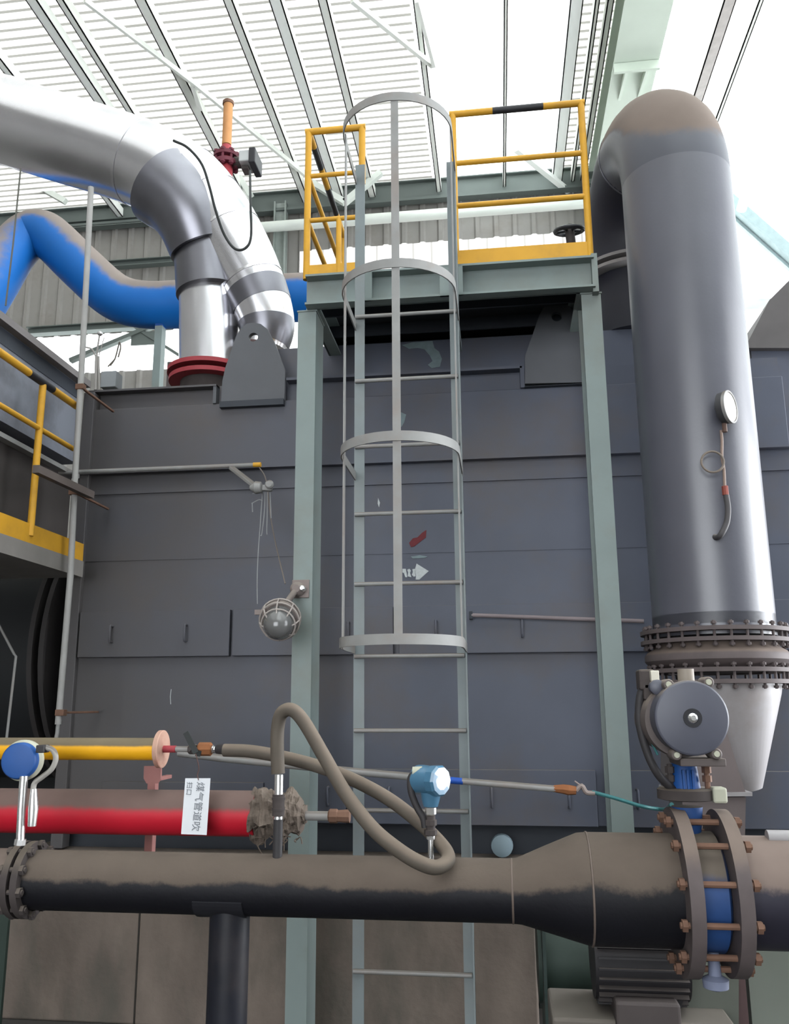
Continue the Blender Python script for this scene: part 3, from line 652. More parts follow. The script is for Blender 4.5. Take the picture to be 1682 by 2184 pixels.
# upper flange pair
def fpair(zc, R, gap, parent):
    for s in (-1, 1): G().ring((XD, YD, zc+s*gap/2), ZA, R, rD*.8, .018, 64).out('flange', flangem, parent, smooth=True)
    bolts(parent, (XD, YD, zc), ZA, R*.93, 28, gap+.065, .0065, flangem)
zf1 = at(1500, 1350, Y=YD-.3).z
zf2 = at(1500, 1440, Y=YD-.3).z
RF = rD*1.22
fpair(zf1, RF, .045, dg)
G().lathe((XD, YD, 0), ZA, [(zf1-.03, rD*.98), (zf1-.05, rD*1.02), (zf1-.066, rD*1.12), (zf1-.085, rD*1.17), (zf1-.108, rD*1.17), (zf1-.125, rD*1.11), (zf1-.14, rD*1.0), (zf2+.02, rD*.97)], 56).out('bellows', flangem, dg, smooth=True)
fpair(zf2, RF*.97, .05, dg)
G().cyl((XD, YD, z_fl+.05), (XD, YD, zf1), rD, n=48).out('collar', pipegrey, dg, smooth=True)
# hopper cone below
conem = mat('pale_hopper_paint', (0.36, 0.34, 0.35), 0.45, 0, 0.12, 4, stain=(0.25,0.20,0.18), stain_amt=.5, stain_scale=3)
zc1 = at(1560, 1695, Y=YD-.2).z
xcone = at(1530, 1600, Y=YD).x
G().tube([(XD, YD, zf2-.03), (XD+.0, YD, zf2-.12), (XD+.08, YD, zc1)], [rD*1.0, rD*.98, rD*.26], 48).out('hopper_cone', conem, dg, smooth=True)
zc2 = at(1560, 1760, Y=YD-.2).z

# dust-brown square hopper behind the motor
YH = 4.05
pts = [(1450,1460),(1518,1470),(1600,1700),(1452,1700)]
hp = thing('square_hopper', at(1520, 1820, Y=YH), 'brown dusty square hopper behind the motor drive under the big pipe', 'hopper')
hm = mat('hopper_brown_grey', (0.19, 0.155, 0.155), 0.6, 0, 0.2, 6)
q = [at(px, py, Y=YH-.1) for px, py in ((1440,1500),(1530,1500),(1590,1692),(1440,1692))]
G().prism(q, (0, .35, 0)).out('tapered_body', hm, hp)
q2 = [at(px, py, Y=YH-.12) for px, py in ((1440,1692),(1604,1690),(1604,1698),(1440,1700))]
G().prism(q2, (0, .4, 0)).out('rim_plate', conem, hp)
q3 = [at(px, py, Y=YH-.1) for px, py in ((1455,1700),(1590,1700),(1588,1800),(1455,1800))]
G().prism(q3, (0, .3, 0)).out('outlet_box', hm, hp)

# dial gauge on the duct and its siphon tube
gc = at(1545, 868, Y=YD-rD+.01)
gd = thing('dial_gauge', gc, 'round white dial gauge facing right on the side of the thick grey pipe', 'gauge')
ax = V((.80, -.60, 0)).normalized()
gp = at(1555, 868, Y=YD-rD-.06)
rg_ = m(36, gp)
G().lathe(gp-ax*.045, ax, [(0, rg_*.7), (.01, rg_*.95), (.045, rg_*.97)], 36).out('case', mat('gauge_case',(0.06,0.06,0.065)), gd, smooth=True)
G().lathe(gp-ax*.001, ax, [(0, rg_*.88), (.004, rg_*.88)], 36).out('dial_face', white, gd, smooth=True)
G().ring(gp+ax*.0, ax, rg_*1.0, rg_*.9, .014, 36).out('bezel', dustgrey, gd, smooth=True)
G().cyl(gp-ax*.03-ZA*rg_*.9, gp-ax*.03-ZA*(rg_+.035), .011, n=10).out('socket', mat('brass_dark',(0.15,0.09,0.07)), gd, smooth=True)
tb = lambda px, py, dy=0: at(px, py, Y=YD-rD-.035+dy)
st = thing('siphon_tube', tb(1538, 1145), 'thin pinkish looped tube hanging from the dial gauge to a dark elbow', 'tube')
G().tube(cr([tb(1537,918), tb(1539,940), tb(1539,975), tb(1543,1000), tb(1545,1040)], 6), .0065, 10).out('tube', mat('pink_tube',(0.33,0.24,0.20)), st, smooth=True)
cl = tb(1519, 985, -.01); rl_ = m(23, cl)
G().tube(arc(cl, XA*rl_, ZA*rl_, 0, 2*math.pi, 28), .005, 8).out('coil', mat('coil_tan',(0.22,0.18,0.15)), st, smooth=True)
G().cyl(tb(1545,1037), tb(1547,1056), .014, n=8).out('red_nut', mat('red_nut',(0.30,0.07,0.05)), st)
G().tube(cr([tb(1548,1056), tb(1552,1085), tb(1549,1115), tb(1537,1140), tb(1527,1146,.03), tb(1515,1140,.08)], 6), .013, 12).out('elbow', mat('elbow_dark',(0.09,0.085,0.09),dust=(.3,.26,.24),dlo=.6,dhi=1), st, smooth=True)

# far right steel structure with dark slots
YS = 5.6
a = at(1592, 740, Y=YS); b = at(1720, 1800, Y=YS)
fs = thing('steel_bin', (a.x+.3, YS+.3, 0), 'grey steel bin with dark slots at the right edge behind the thick pipe', 'bin')
G().box((at(1560,900,Y=YS).x, YS, 0), (b.x+.4, YS+.8, a.z)).out('body', casing, fs)
for py in (765, 968):
    c = at(1597 if py==765 else 1615, py, Y=YS-.004); G().box(c-V((.016,.002,.085)), c+V((.016,.003,.085))).out('slot', blackp, fs)
G().prism([at(1588,742,Y=YS-.05), at(1640,640,Y=YS-.05), at(1720,560,Y=YS-.05), at(1720,742,Y=YS-.05)], (0,.7,0)).out('sloped_chute', mat('chute_brown_grey',(0.13,0.12,0.12)), fs)

# ================================================================= BLACK GAS MAIN IN FRONT
YM = 2.8
def main_pt(px, py): return at(px, py, Y=YM)
p0 = main_pt(600, 1888); zM = p0.z; rs_ = m(62, p0)
x_l = main_pt(72, 1880).x; x_r1 = main_pt(1092, 1900).x; x_r2 = main_pt(1255, 1895).x; x_f = main_pt(1440, 1895).x
rb_ = m(113, main_pt(1350, 1895))
zL = main_pt(1350, 1896).z
gm = thing('gas_main', ((x_l+x_f)/2, YM, zM), 'long black pipe with thick brown dust on top crossing the foreground, widening at right', 'pipe')
G().tube([(x_l, YM, zM), (x_r1, YM, zM)], rs_, 48).out('pipe', blackpipe, gm, smooth=True)
G().tube([(x_r1, YM, zM), (x_r1+.02, YM, zM), ((x_r1+x_r2)/2, YM, (zM+zL)/2), (x_r2-.02, YM, zL), (x_r2, YM, zL)], [rs_, rs_*1.02, (rs_+rb_)/2, rb_*.985, rb_], 48).out('reducer', blackpipe, gm, smooth=True)
G().tube([(x_r2, YM, zL), (x_f, YM, zL)], rb_, 56).out('wide_pipe', blackpipe, gm, smooth=True)
for x, z, r in ((x_r1, zM, rs_), (x_r2, zL, rb_)): G().lathe((x-.004, YM, z), XA, [(0, r*.99), (.002, r*1.016), (.006, r*1.016), (.008, r*.99)], 56).out('weld_seam', mat('weld_rust',(0.17,0.13,0.11)), gm, smooth=True)
# vertical leg below with saddle
xv = at(487, 2050, Y=YM).x; rv = m(43, at(487, 2050, Y=YM))
G().tube([(xv, YM, 0), (xv, YM, zM-rs_*.5)], rv, 36).out('drain_leg', mat('black_leg_paint', (0.016,0.017,0.024), .4, 0, .5, 9, stain=(.06,.05,.05), stain_amt=.5, stain_scale=3), gm, smooth=True)
xs0, xs1 = at(428, 1930, Y=YM).x, at(531, 1930, Y=YM).x
sd = []
for x in (xs0, xs1):
    pass
g = G()
pts_a = [V((xs0, YM-rs_*1.03*math.cos(t), zM+rs_*1.03*math.sin(t))) for t in [math.radians(-95+ i*8) for i in range(10)]]
g.add([p for q_ in pts_a for p in (q_, V((xs1, q_.y, q_.z)))], [(2*i, 2*i+1, 2*i+3, 2*i+2) for i in range(9)])
so = g.out('saddle_plate', mat('saddle_black',(0.02,0.02,0.026)), gm)
sl = so.modifiers.new('thick', 'SOLIDIFY'); sl.thickness = .005; sl.offset = 0
# small weld stub/collar pieces of dust on top
for px, wpx in ((985, 16), (1040, 22)):
    c = main_pt(px, 1843); 
# left flange pair + left pipe
xfl = main_pt(68, 1880).x; rf_ = m(77, main_pt(60, 1875))
G().ring((xfl, YM, zM), XA, rf_, rs_*.9, .022, 48).out('flange', dusty_dark, gm, smooth=True)
lp = thing('gas_main_end', (xfl-.1, YM, zM), 'dusty brown pipe end with bolted flange at the left edge beside the black pipe', 'pipe')
G().tube([(xfl-.8, YM, zM), (xfl-.035, YM, zM)], rs_*1.02, 40).out('pipe', flangem, lp, smooth=True)
G().ring((xfl-.034, YM, zM), XA, rf_, rs_*.9, .022, 48).out('flange', dusty_dark, lp, smooth=True)
bolts(lp, (xfl-.017, YM, zM), XA, rf_*.9, 10, .09, .008, dusty_dark, .3)
G().ring((xfl-.16, YM, zM), XA, rs_*1.12, rs_*.9, .02, 40).out('pipe_band', rustd, lp, smooth=True)

# butterfly valve between two big flanges
XV0 = at(1452, 1895, Y=YM).x; XV1 = at(1549, 1900, Y=YM).x; RV = m(168, at(1455, 1895, Y=YM))
G().ring((XV0, YM, zL), XA, RV, rb_*.8, .038, 64).out('flange', flangem, gm, smooth=True)
rp = thing('outlet_pipe', (XV1+.3, YM, zL), 'dusty thick pipe leaving the frame right of the blue valve', 'pipe')
G().ring((XV1, YM, zL), XA, RV*.98, rb_*.8, .038, 64).out('flange', flangem, rp, smooth=True)
G().tube([(XV1, YM, zL), (XV1+2.6, YM, zL)], rb_*.98, 56).out('pipe', mat('outlet_dust', (0.03,0.028,0.045), .5, 0, .4, 8, dust=(0.30,0.23,0.20), dlo=.38, dhi=.55, dn=.6), rp, smooth=True)
G().tube([(XV1+.12, YM-.02, zL+rb_*.97), (XV1+.55, YM-.02, zL+rb_*.97)], .022, 12).out('stub', conem, rp, smooth=True)
bv = thing('butterfly_valve', ((XV0+XV1)/2, YM, zL), 'blue butterfly valve clamped between two big dusty flanges by rusty rods', 'valve')
xvm = (XV0+XV1)/2
G().lathe((XV0+.02, YM, zL), XA, [(0, rb_*.95), (.01, rb_*1.05), (XV1-XV0-.05, rb_*1.05), (XV1-XV0-.04, rb_*.95)], 56).out('valve_body', bluevalve, bv, smooth=True)
bolts(bv, (xvm, YM, zL), XA, RV*.88, 12, XV1-XV0+.09, .0088, rustd, .5, 'tie_rod')
ztopv = at(1478, 1735, Y=YM).z
G().cyl((xvm-.03, YM, zL+rb_), (xvm-.03, YM, ztopv+.02), .035, .045, n=20).out('neck', bluevalve, bv, smooth=True)
zfl = at(1475, 1692, Y=YM).z
G().lathe((xvm-.03, YM, zfl-.018), ZA, [(0, .07), (.003, .082), (.03, .082), (.034, .075)], 28).out('mounting_flange', dusty_dark, bv, smooth=True)
G().box((xvm+.035-.0, YM-.06, zfl-.022), (xvm+.075, YM-.01, zfl+.022)).out('cream_lug', cream, bv, bevel=.006)
G().tube([(xvm-.03, YM, zfl), (xvm-.03, YM, at(1478,1625,Y=YM).z)], [.045, .036], 20).out('yoke', bluepaint, bv, smooth=True)
for dx in (-.012, .0, .015): G().box((xvm-.03+dx-.003, YM-.05, zfl), (xvm-.03+dx+.003, YM-.02, zfl+.07)).out('yoke_rib', bluepaint, bv)
for dx, mt_ in ((-.075, dusty_dark), (.03, rustd)):
    G().cyl((xvm+dx, YM-.02, zfl), (xvm+dx+.0, YM-.02, zfl+.085), .008, n=8).lathe((xvm+dx, YM-.02, zfl+.035), ZA, [(0,.014),(.018,.014)], 6).lathe((xvm+dx, YM-.02, zfl+.06), ZA, [(0,.014),(.018,.014)], 6).out('stud', mt_, bv)
zlow = at(1510, 2085, Y=YM-.05).z
G().lathe((xvm-.0, YM-.06, zlow-.03), ZA, [(0,.012),(.008,.034),(.03,.036),(.04,.018),(.10,.014)], 20).out('bottom_cap', mat('chalky_blue',(0.25,0.28,0.40)), bv, smooth=True)

# electric drive on top (round motor face)
YE = 2.62
ec = at(1474, 1531, Y=YE); er = m(79, ec)
dr = thing('valve_drive', (ec.x, YE+.1, ec.z-er), 'electric valve drive with round slate-grey end cover above the blue valve', 'motor')
drm = mat('drive_blue_grey', (0.088, 0.092, 0.125), 0.5, 0, 0.15, 9, dust=(0.26,0.22,0.20), dlo=.6, dhi=.95)
drb = mat('drive_dusty_body', (0.15, 0.125, 0.12), 0.7, 0, 0.2, 9, dust=(0.3,0.25,0.22), dlo=.4, dhi=.8)
dax = V((.10, -1, -.02)).normalized()
G().lathe(ec-dax*.07, dax, [(0, er*.96), (.055, er*.97), (.065, er), (.075, er*.985), (.078, er*.95), (.079, er*.93)], 56).out('end_cover', drm, dr, smooth=True)
G().ring(ec+dax*.009, dax, er*.25, er*.15, .008, 24).out('hub_ring', blackp, dr, smooth=True)
G().lathe(ec+dax*.006, dax, [(0,er*.14),(.008,er*.13),(.014,er*.07)], 16).out('knob', steel, dr, smooth=True)
bc = ec-dax*.13+V((-.012,0,-.01))
G().lathe(bc-dax*.10, dax, [(0,er*.75),(.02,er*.92),(.15,er*1.0),(.17,er*.98)], 48).out('housing', drb, dr, smooth=True)
for px, py in ((1425,1460),(1510,1455),(1442,1610),(1527,1608)):
    c = at(px, py, Y=YE+.01); G().lathe(c, -YA, [(-.07,.016),(0,.016),(.004,.013)], 14).out('corner_ear', drb, dr, smooth=True)
    G().lathe(c, -YA, [(0.004,.009),(.010,.008)], 12).out('screw', cream, dr, smooth=True)
c = at(1462, 1440, Y=YE+.1); G().cyl(c-ZA*.04, c+ZA*.018, .024, n=16).out('top_plug', mat('plug_tan',(0.36,0.31,0.26)), dr, smooth=True)
c = at(1395, 1442, Y=YE+.08); G().box(c-V((.012,.015,.016)), c+V((.012,.015,.016))).out('cable_gland', mat('gland_white',(0.75,0.72,0.62)), dr, bevel=.003)
c = at(1378, 1450, Y=YE+.12); G().box(c-V((.025,.03,.03)), c+V((.02,.04,.03))).box(c-V((.015,.03,.06)), c+V((.04,.04,-.01))).out('terminal_box', dusty_dark, dr, bevel=.006)
c = at(1398, 1466, Y=YE+.07); G().lathe(c, -YA, [(0,.022),(.03,.022),(.035,.015)], 16).out('gland_nut', drm, dr, smooth=True)
c = at(1495, 1645, Y=YE+.12)
G().box((at(1440,1620,Y=YE+.1).x, YE+.03, at(1470,1622,Y=YE+.1).z-.012), (at(1535,1620,Y=YE+.1).x, YE+.2, at(1470,1622,Y=YE+.1).z+.01)).out('base_plate', drb, dr, bevel=.003)
# its cables
cb = lambda px, py, dy=.12: at(px, py, Y=YE+dy)
tag(G().tube(cr([cb(1374,1458), cb(1364,1490), cb(1363,1540), cb(1378,1600), cb(1402,1650), cb(1438,1688,.16)], 8), .012, 12).out('black_conduit', rubber, smooth=True), 'black flexible conduit curving down left side of the valve drive', 'conduit')
tag(G().tube(cr([cb(1392,1475,.1), cb(1378,1505,.1), cb(1380,1560,.1), cb(1402,1610,.1)], 8), .0035, 8).out('drive_wire', teal, smooth=True), 'thin teal wire between the valve drive and its black conduit', 'wire')

# ================================================================= HOSE and its riser
YO = 2.72
hp_ = lambda px, py, Y=YO: at(px, py, Y=Y)
hpts = [hp_(593,1650), hp_(591,1600), hp_(592,1555), hp_(600,1522,YO-.01), hp_(622,1514,YO-.02), hp_(648,1540,YO-.02), hp_(690,1612,YO-.03), hp_(735,1690,YO-.05), hp_(790,1762,YO-.07), hp_(840,1806,YO-.09), hp_(890,1838,YO-.1), hp_(930,1850,YO-.08), hp_(955,1834,YO-.02), hp_(945,1806,YO+.06), hp_(900,1760,YO+.1), hp_(830,1705,YO+.12), hp_(750,1662,YO+.14), hp_(670,1632,YO+.16), hp_(590,1612,YO+.17), hp_(530,1602,YO+.19), hp_(478,1600,YO+.2)]
tag(G().tube(cr(hpts, 8), m(14.5, hpts[0]), 20).out('rubber_hose', hose_m, smooth=True), 'thick taupe rubber hose looping from the gas main riser back to the lever valve', 'hose')
rs0 = thing('hose_riser', hp_(594, 1822, YM-.02), 'short vertical pipe riser with steel nipple under the looped hose', 'pipe fitting')
yr = YM-.02; h_ = lambda px, py: at(px, py, Y=yr)
X_ = h_(594, 1700).x
def vz(py): return at(594, py, Y=yr).z
G().cyl((X_, yr, vz(1652)), (X_, yr, vz(1700)), .014, n=16).out('nipple', steel, rs0, smooth=True)
G().cyl((X_, yr, vz(1694)), (X_, yr, vz(1740)), .019, n=16).cyl((X_, yr, vz(1700)), (X_, yr, vz(1706)), .021, n=16).cyl((X_, yr, vz(1722)), (X_, yr, vz(1728)), .021, n=16).out('coupling', dusty_dark, rs0, smooth=True)
G().cyl((X_, yr, vz(1741)), (X_, yr, vz(1747)), .0145, n=16).out('steel_ring', steel, rs0, smooth=True)
G().cyl((X_, yr, vz(1747)), (X_, yr, vz(1830)), .015, n=16).out('stem', rubber, rs0, smooth=True)

# pressure transmitter (light blue)
tr_ = thing('pressure_transmitter', at(918, 1835, Y=YM-.0), 'light blue pressure transmitter head on a steel stem on the gas main', 'transmitter')
yt = YM-.03; T = lambda px, py: at(px, py, Y=yt)
hc = T(915, 1664); hr_ = m(31, hc); hax = V((.80, -.60, 0)).normalized()
G().lathe(hc-hax*hr_*1.1, hax, [(0, hr_*.85), (.006, hr_*.98), (hr_*.5, hr_), (hr_*1.2, hr_*.96), (hr_*1.55, hr_*.96)], 32).out('housing', lightblue, tr_, smooth=True)
G().lathe(hc+hax*hr_*.42, hax, [(0, hr_*1.05), (hr_*.55, hr_*1.05), (hr_*.72, hr_*.92), (hr_*.73, hr_*.6)], 10).out('screw_cap', lightblue, tr_)
G().tube([T(918,1690), T(918,1706), T(918,1720)], [hr_*.72, hr_*.62, hr_*.5], 20).out('neck', lightblue, tr_, smooth=True)
c = T(888, 1646); G().lathe(c-XA*.012, XA, [(0,.015),(.03,.017),(.034,.012)], 14).out('plug', cream, tr_, smooth=True)
G().lathe(T(918,1739), ZA, [(0,.014),(.004,.017),(.022,.017),(.028,.013)], 8).out('steel_nut', steel, tr_)
G().cyl(T(918,1740), T(918,1782), .014, n=14).lathe(T(918,1760), ZA, [(0,.019),(.016,.019)], 8).lathe(T(918,1780), ZA, [(0,.020),(.014,.020)], 8).out('valve_block', dusty_dark, tr_, smooth=True)
G().cyl(T(918,1782), T(919,1835), .0085, n=14).lathe(T(918,1790), ZA, [(0,.013),(.010,.013)], 8).out('stem', steel, tr_, smooth=True)
G().tube(cr([T(884,1648), T(875,1662), T(877,1690), T(888,1720), T(902,1745), T(906,1765)], 6), .0105, 12).out('cable_conduit', rubber, tr_, smooth=True)

# blue round transmitter at the left
bt = thing('flow_transmitter', at(44, 1800, Y=YM), 'round cobalt blue instrument with cream ring on a steel stem at left', 'transmitter')
yq = YM-.1; Q = lambda px, py: at(px, py, Y=yq)
c = Q(40, 1623); r_ = m(38, c); ax2 = V((.12, -.99, -.0)).normalized()
G().lathe(c-ax2*.085, ax2, [(0,r_*.7),(.02,r_*.85),(.05,r_*.86)], 32).out('rear_housing', lightblue, bt, smooth=True)
G().lathe(c-ax2*.05, ax2, [(0,r_*1.02),(.004,r_*1.12),(.022,r_*1.13),(.028,r_*1.0)], 40).out('ring', cream, bt, smooth=True)
G().lathe(c-ax2*.024, ax2, [(0,r_*1.0),(.024,r_*1.0),(.03,r_*.93),(.032,r_*.8)], 40).out('front_cover', bluepaint, bt, smooth=True)
G().tube([Q(51,1655), Q(46,1725), Q(43,1797)], .013, 14).out('stem', steel, bt, smooth=True)
G().tube([Q(44,1790), Q(42,1802)], .018, 8).out('stem_nut', steel, bt)
G().tube([Q(72,1683), Q(71,1725), Q(68,1762)], [.010,.016,.013], 14).out('conduit_sleeve', steel, bt, smooth=True)
G().tube(cr([Q(97,1594), Q(113,1600), Q(119,1618), Q(110,1640), Q(90,1657), Q(74,1670), Q(70,1690)], 6), .0085, 12).out('flexible_conduit', mat('conduit_grey',(0.42,0.40,0.37), dust=GREYDUST), bt, smooth=True)
c = Q(92, 1597); G().box(c-V((.015,.02,.012)), c+V((.012,.02,.012))).out('gland', rubber, bt, bevel=.003)

# ================================================================= YELLOW GAS LINE, VALVE, TAG
YY = 3.0
Yp = lambda px, py: at(px, py, Y=YY)
c0, c1 = Yp(-120, 1596), Yp(338, 1600); zy = (Yp(150,1597)).z; ry = m(23, Yp(200,1597))
yl = thing('yellow_gas_pipe', (c0.x+.4, YY, zy-ry), 'yellow pipe dusty on top with peach end flange, above the red pipe', 'pipe')
G().tube([(c0.x, YY, zy), (c1.x, YY, zy)], ry, 32).out('pipe', pyellow, yl, smooth=True)
G().lathe((c1.x, YY, zy), XA, [(0,ry*1.62),(.002,ry*1.68),(.016,ry*1.68),(.018,ry*1.62)], 32).out('end_flange', peach, yl, smooth=True)
n0 = Yp(348,1602).x; n1 = Yp(375,1602).x
G().cyl((n0-.02, YY, zy), (n1, YY, zy), .012, n=16).out('red_nipple', redox, yl, smooth=True)
G().cyl((n1, YY, zy), (Yp(405,1602).x, YY, zy), .010, n=16).out('grey_nipple', dustgrey, yl, smooth=True)
lv = thing('lever_valve', (Yp(430,1602).x, YY, zy-.02), 'small rusty ball valve with dark tilted lever at the end of the yellow pipe', 'valve')
G().lathe((Yp(402,1602).x, YY, zy), XA, [(0,.014),(.006,.018),(.022,.018),(.028,.014)], 10).out('valve_body', dusty_dark, lv)
G().lathe((Yp(422,1602).x, YY, zy), XA, [(0,.017),(.004,.023),(.046,.023),(.050,.018)], 8).out('hex_union', rust, lv)
lp0, lp1 = at(396,1562,Y=YY-.03), at(418,1606,Y=YY-.03)
G().bar(lp0, lp1, .02, .006, (0,1,0)).bar(lp1, lp1+V((.012,.012,-.003)), .02, .006, (0,1,0)).out('lever', wire, lv)
G().cyl((Yp(405,1602).x+.01, YY-.035, zy), (Yp(405,1602).x+.01, YY, zy), .006, n=10).out('lever_stem', dusty_dark, lv)
xn = Yp(452,1602).x
G().lathe((xn, YY, zy), XA, [(0,.013),(.004,.015),(.008,.010),(.025,.010)], 16).out('hose_barb', steel, lv, smooth=True)
G().tube([(xn+.02, YY, zy), (xn+.06, YY-.02, zy+.001), at(490,1601,Y=YO+.198)], [.016,.018,.020], 16).out('hose_ferrule', rubber, lv, smooth=True)
# tag
YT = 2.95
tg = thing('hanging_tag', at(418, 1780, Y=YT), 'white plastic tag with grey Chinese lettering hanging on a string before the red pipe', 'tag')
q = [at(px, py, Y=YT) for px, py in ((395,1660),(448,1660),(440,1781),(386,1779))]
G().prism(q, (0, .003, 0)).out('card', paper, tg)
G().tube(cr([at(417,1607,Y=YY-.03), at(421,1622,Y=YT+.0), at(424,1640,Y=YT), at(421,1652,Y=YT), at(423,1664,Y=YT-.002)], 5), .0016, 6).out('string', mat('brown_string',(0.14,0.07,0.06)), tg, smooth=True)
def text(body, px, py, size_px, name, parent, rot=-90, Y=YT-.0015, mt_=ink, lean=4):
    cu = bpy.data.curves.new(name, 'FONT'); cu.body = body; p = at(px, py, Y=Y); cu.size = m(size_px, p); cu.extrude = .0004
    tmp = bpy.data.objects.new(name, cu); C.objects.link(tmp); bpy.context.view_layer.update()
    me = bpy.data.meshes.new_from_object(tmp.evaluated_get(bpy.context.evaluated_depsgraph_get())); bpy.data.objects.remove(tmp)
    me.materials.clear(); me.materials.append(mt_)
    M_ = Matrix.Translation(p-parent.location) @ Matrix.Rotation(math.radians(rot-lean), 4, 'Y').inverted() @ Matrix.Rotation(math.radians(90), 4, 'X')
    me.transform(M_); o = bpy.data.objects.new(name, me); C.objects.link(o); o.parent = parent; return o
text('煤气管道吹', 421, 1667, 20, 'lettering', tg)
text('扫口', 400, 1667, 14, 'lettering', tg)

# ================================================================= RED PIPE
YR = 3.1
Rp = lambda px, py: at(px, py, Y=YR)
zr1 = Rp(300, 1732).z; rr = m(46, Rp(300,1732)); xr0, xr1 = Rp(-150,1730).x, Rp(548,1740).x
rp2 = thing('red_fire_pipe', ((xr0+xr1)/2, YR, zr1-rr), 'red pipe with grey dust on top, level in the lower left behind the tag', 'pipe')
G().tube([(xr0, YR, zr1), (xr1, YR, zr1)], rr, 40).out('pipe', red, rp2, smooth=True)
G().tube([(Rp(640,1745).x, YR, zr1-.005), (Rp(705,1750).x, YR, zr1-.005)], .016, 16).out('branch_pipe', dustgrey, rp2, smooth=True)
G().lathe((Rp(700,1750).x, YR, zr1-.005), XA, [(0,.018),(.006,.024),(.03,.024),(.034,.02),(.06,.022),(.075,.022)], 8).out('union', rustd, rp2)
# rag bundle (irregular wrap)
g = G(); cx0, cx1 = Rp(540,1745).x, Rp(652,1750).x; n = 34; k = 22; vs = []
for i in range(n+1):
    t = i/n; x = cx0+(cx1-cx0)*t; base = rr*(1.02+.10*math.sin(t*9)) if t < .62 else rr*(1.0-.75*(t-.62))
    if t > .93: base *= .55
    for j in range(k):
        a_ = 2*math.pi*j/k; s = base*(1+.42*noise.noise(V((x*28, math.cos(a_)*2.2, math.sin(a_)*2.2)))) + .012*noise.noise(V((x*90, a_*4, 3)))
        vs.append((x, YR-.0+s*math.cos(a_), zr1+s*math.sin(a_)))
g.add(vs, [(i*k+j, i*k+(j+1)%k, (i+1)*k+(j+1)%k, (i+1)*k+j) for i in range(n) for j in range(k)] + [tuple(range(k)), tuple(n*k+j for j in range(k))])
rag = g.out('rag_wrap', burlap, label='ragged dusty cloth wrapped round the end of the red pipe', cat='rag')
for i in range(16):
    px = random.uniform(545, 640); py = random.choice((random.uniform(1700,1715), random.uniform(1775,1795))); a = Rp(px, py); a.y -= rr*.3
    G().tube(cr([a, a+V((random.uniform(-.02,.02), -.01, random.uniform(-.02,.02))), a+V((random.uniform(-.03,.03), -.012, random.uniform(-.05,.0)))], 4), .0022, 5).out('frayed_strand', burlap, rag)
# pink support post
YK = 3.22
ps = thing('pipe_support', (at(322,1830,Y=YK).x, YK, 1.0), 'dusty pink steel post with bracket plate carrying the yellow pipe', 'support')
P = lambda px, py: at(px, py, Y=YK)
pw = m(9, P(318,1800)); xp_ = P(316, 1800).x
zpb = zM-.02
G().box((xp_-pw, YK, zpb), (xp_+pw, YK+.035, P(316,1660).z)).box((xp_-pw, YM+rs_*.95, zpb), (xp_+pw, YK+.03, zpb+.035)).out('post', pink, ps, bevel=.002)
G().prism([at(px,py,Y=3.05) for px,py in ((307,1634),(343,1634),(342,1662),(335,1671),(312,1671),(306,1660))], (0,.012,0)).out('bracket_plate', pink, ps)
G().box((at(319,1660,Y=3.06).x, 3.062, at(319,1660,Y=3.06).z-.012), (at(330,1660,Y=3.06).x, YK+.005, at(319,1660,Y=3.06).z)).out('cradle', pink, ps)

# ================================================================= CONDUIT with clamp and teal wire
YC = 3.86
Kc = lambda px, py: at(px, py, Y=YC)
cd = thing('sloping_conduit', Kc(900, 1658), 'thin grey conduit sloping across the ladder with a short blue tape', 'conduit')
G().tube([Kc(380,1606), Kc(480,1618), Kc(760,1646), Kc(960,1664)], m(8, Kc(760,1646)), 14).out('tube', dustgrey, cd, smooth=True)
G().tube([Kc(985,1666), Kc(1190,1683)], m(7, Kc(1100,1675)), 14).out('tube', dustgrey, cd, smooth=True)
G().tube([Kc(958,1664), Kc(987,1666.5)], m(7, Kc(970,1665)), 14).out('blue_tape', mat('blue_tape',(0.02,0.10,0.5)), cd, smooth=True)
G().tube([Kc(1180,1682), Kc(1200,1683), Kc(1212,1685), Kc(1228,1686)], [.014,.019,.021,.017], 8).out('rusty_coupling', rust, cd)
G().tube(cr([Kc(1228,1686), Kc(1240,1676), Kc(1250,1690), Kc(1268,1692)], 4), .010, 8).tube([Kc(1225,1666), Kc(1250,1684)], .004, 6).out('wrapped_joint', mat('wrap_pinkgrey',(0.33,0.27,0.25)), cd)
tag(G().tube(cr([Kc(1262,1689), Kc(1310,1702), Kc(1370,1720), Kc(1415,1726), at(1432,1716,Y=3.2)], 8), .0075, 8).out('teal_cable', teal, smooth=True), 'teal cable running from the rusty coupling to the valve neck', 'cable')

# ================================================================= CAGED LAMP on left column
YL_ = 4.05
lm = thing('caged_lamp', at(645, 1255, Y=YP), 'round caged work lamp on an angled arm fixed to the left platform post', 'lamp')
lmm = mat('lamp_dusty_iron', (0.30, 0.25, 0.235), 0.7, 0, 0.25, 14, dust=(0.36,0.31,0.28), dlo=.4, dhi=.9)
cagem = mat('cage_pale_wire', (0.48, 0.43, 0.40))
pl0 = at(641, 1256, Y=YP-.004)
G().box(pl0-V((.044,.006,.046)), pl0+V((.044,.004,.046))).out('mounting_plate', lmm, lm, bevel=.003)
G().lathe(at(635,1257,Y=YP-.01), -YA, [(0,.038),(.03,.034),(.045,.02)], 18).out('wall_box', lmm, lm, smooth=True)
G().lathe(at(646,1256,Y=YP-.03), -YA, [(0,.016),(.03,.014),(.036,.008)], 14).out('box_plug', steel, lm, smooth=True)
LA = at(628, 1262, Y=YP-.04); LB = at(604, 1296, Y=YL_+.02)
G().cyl(LA, LB, .016, n=12).out('arm', lmm, lm, smooth=True)
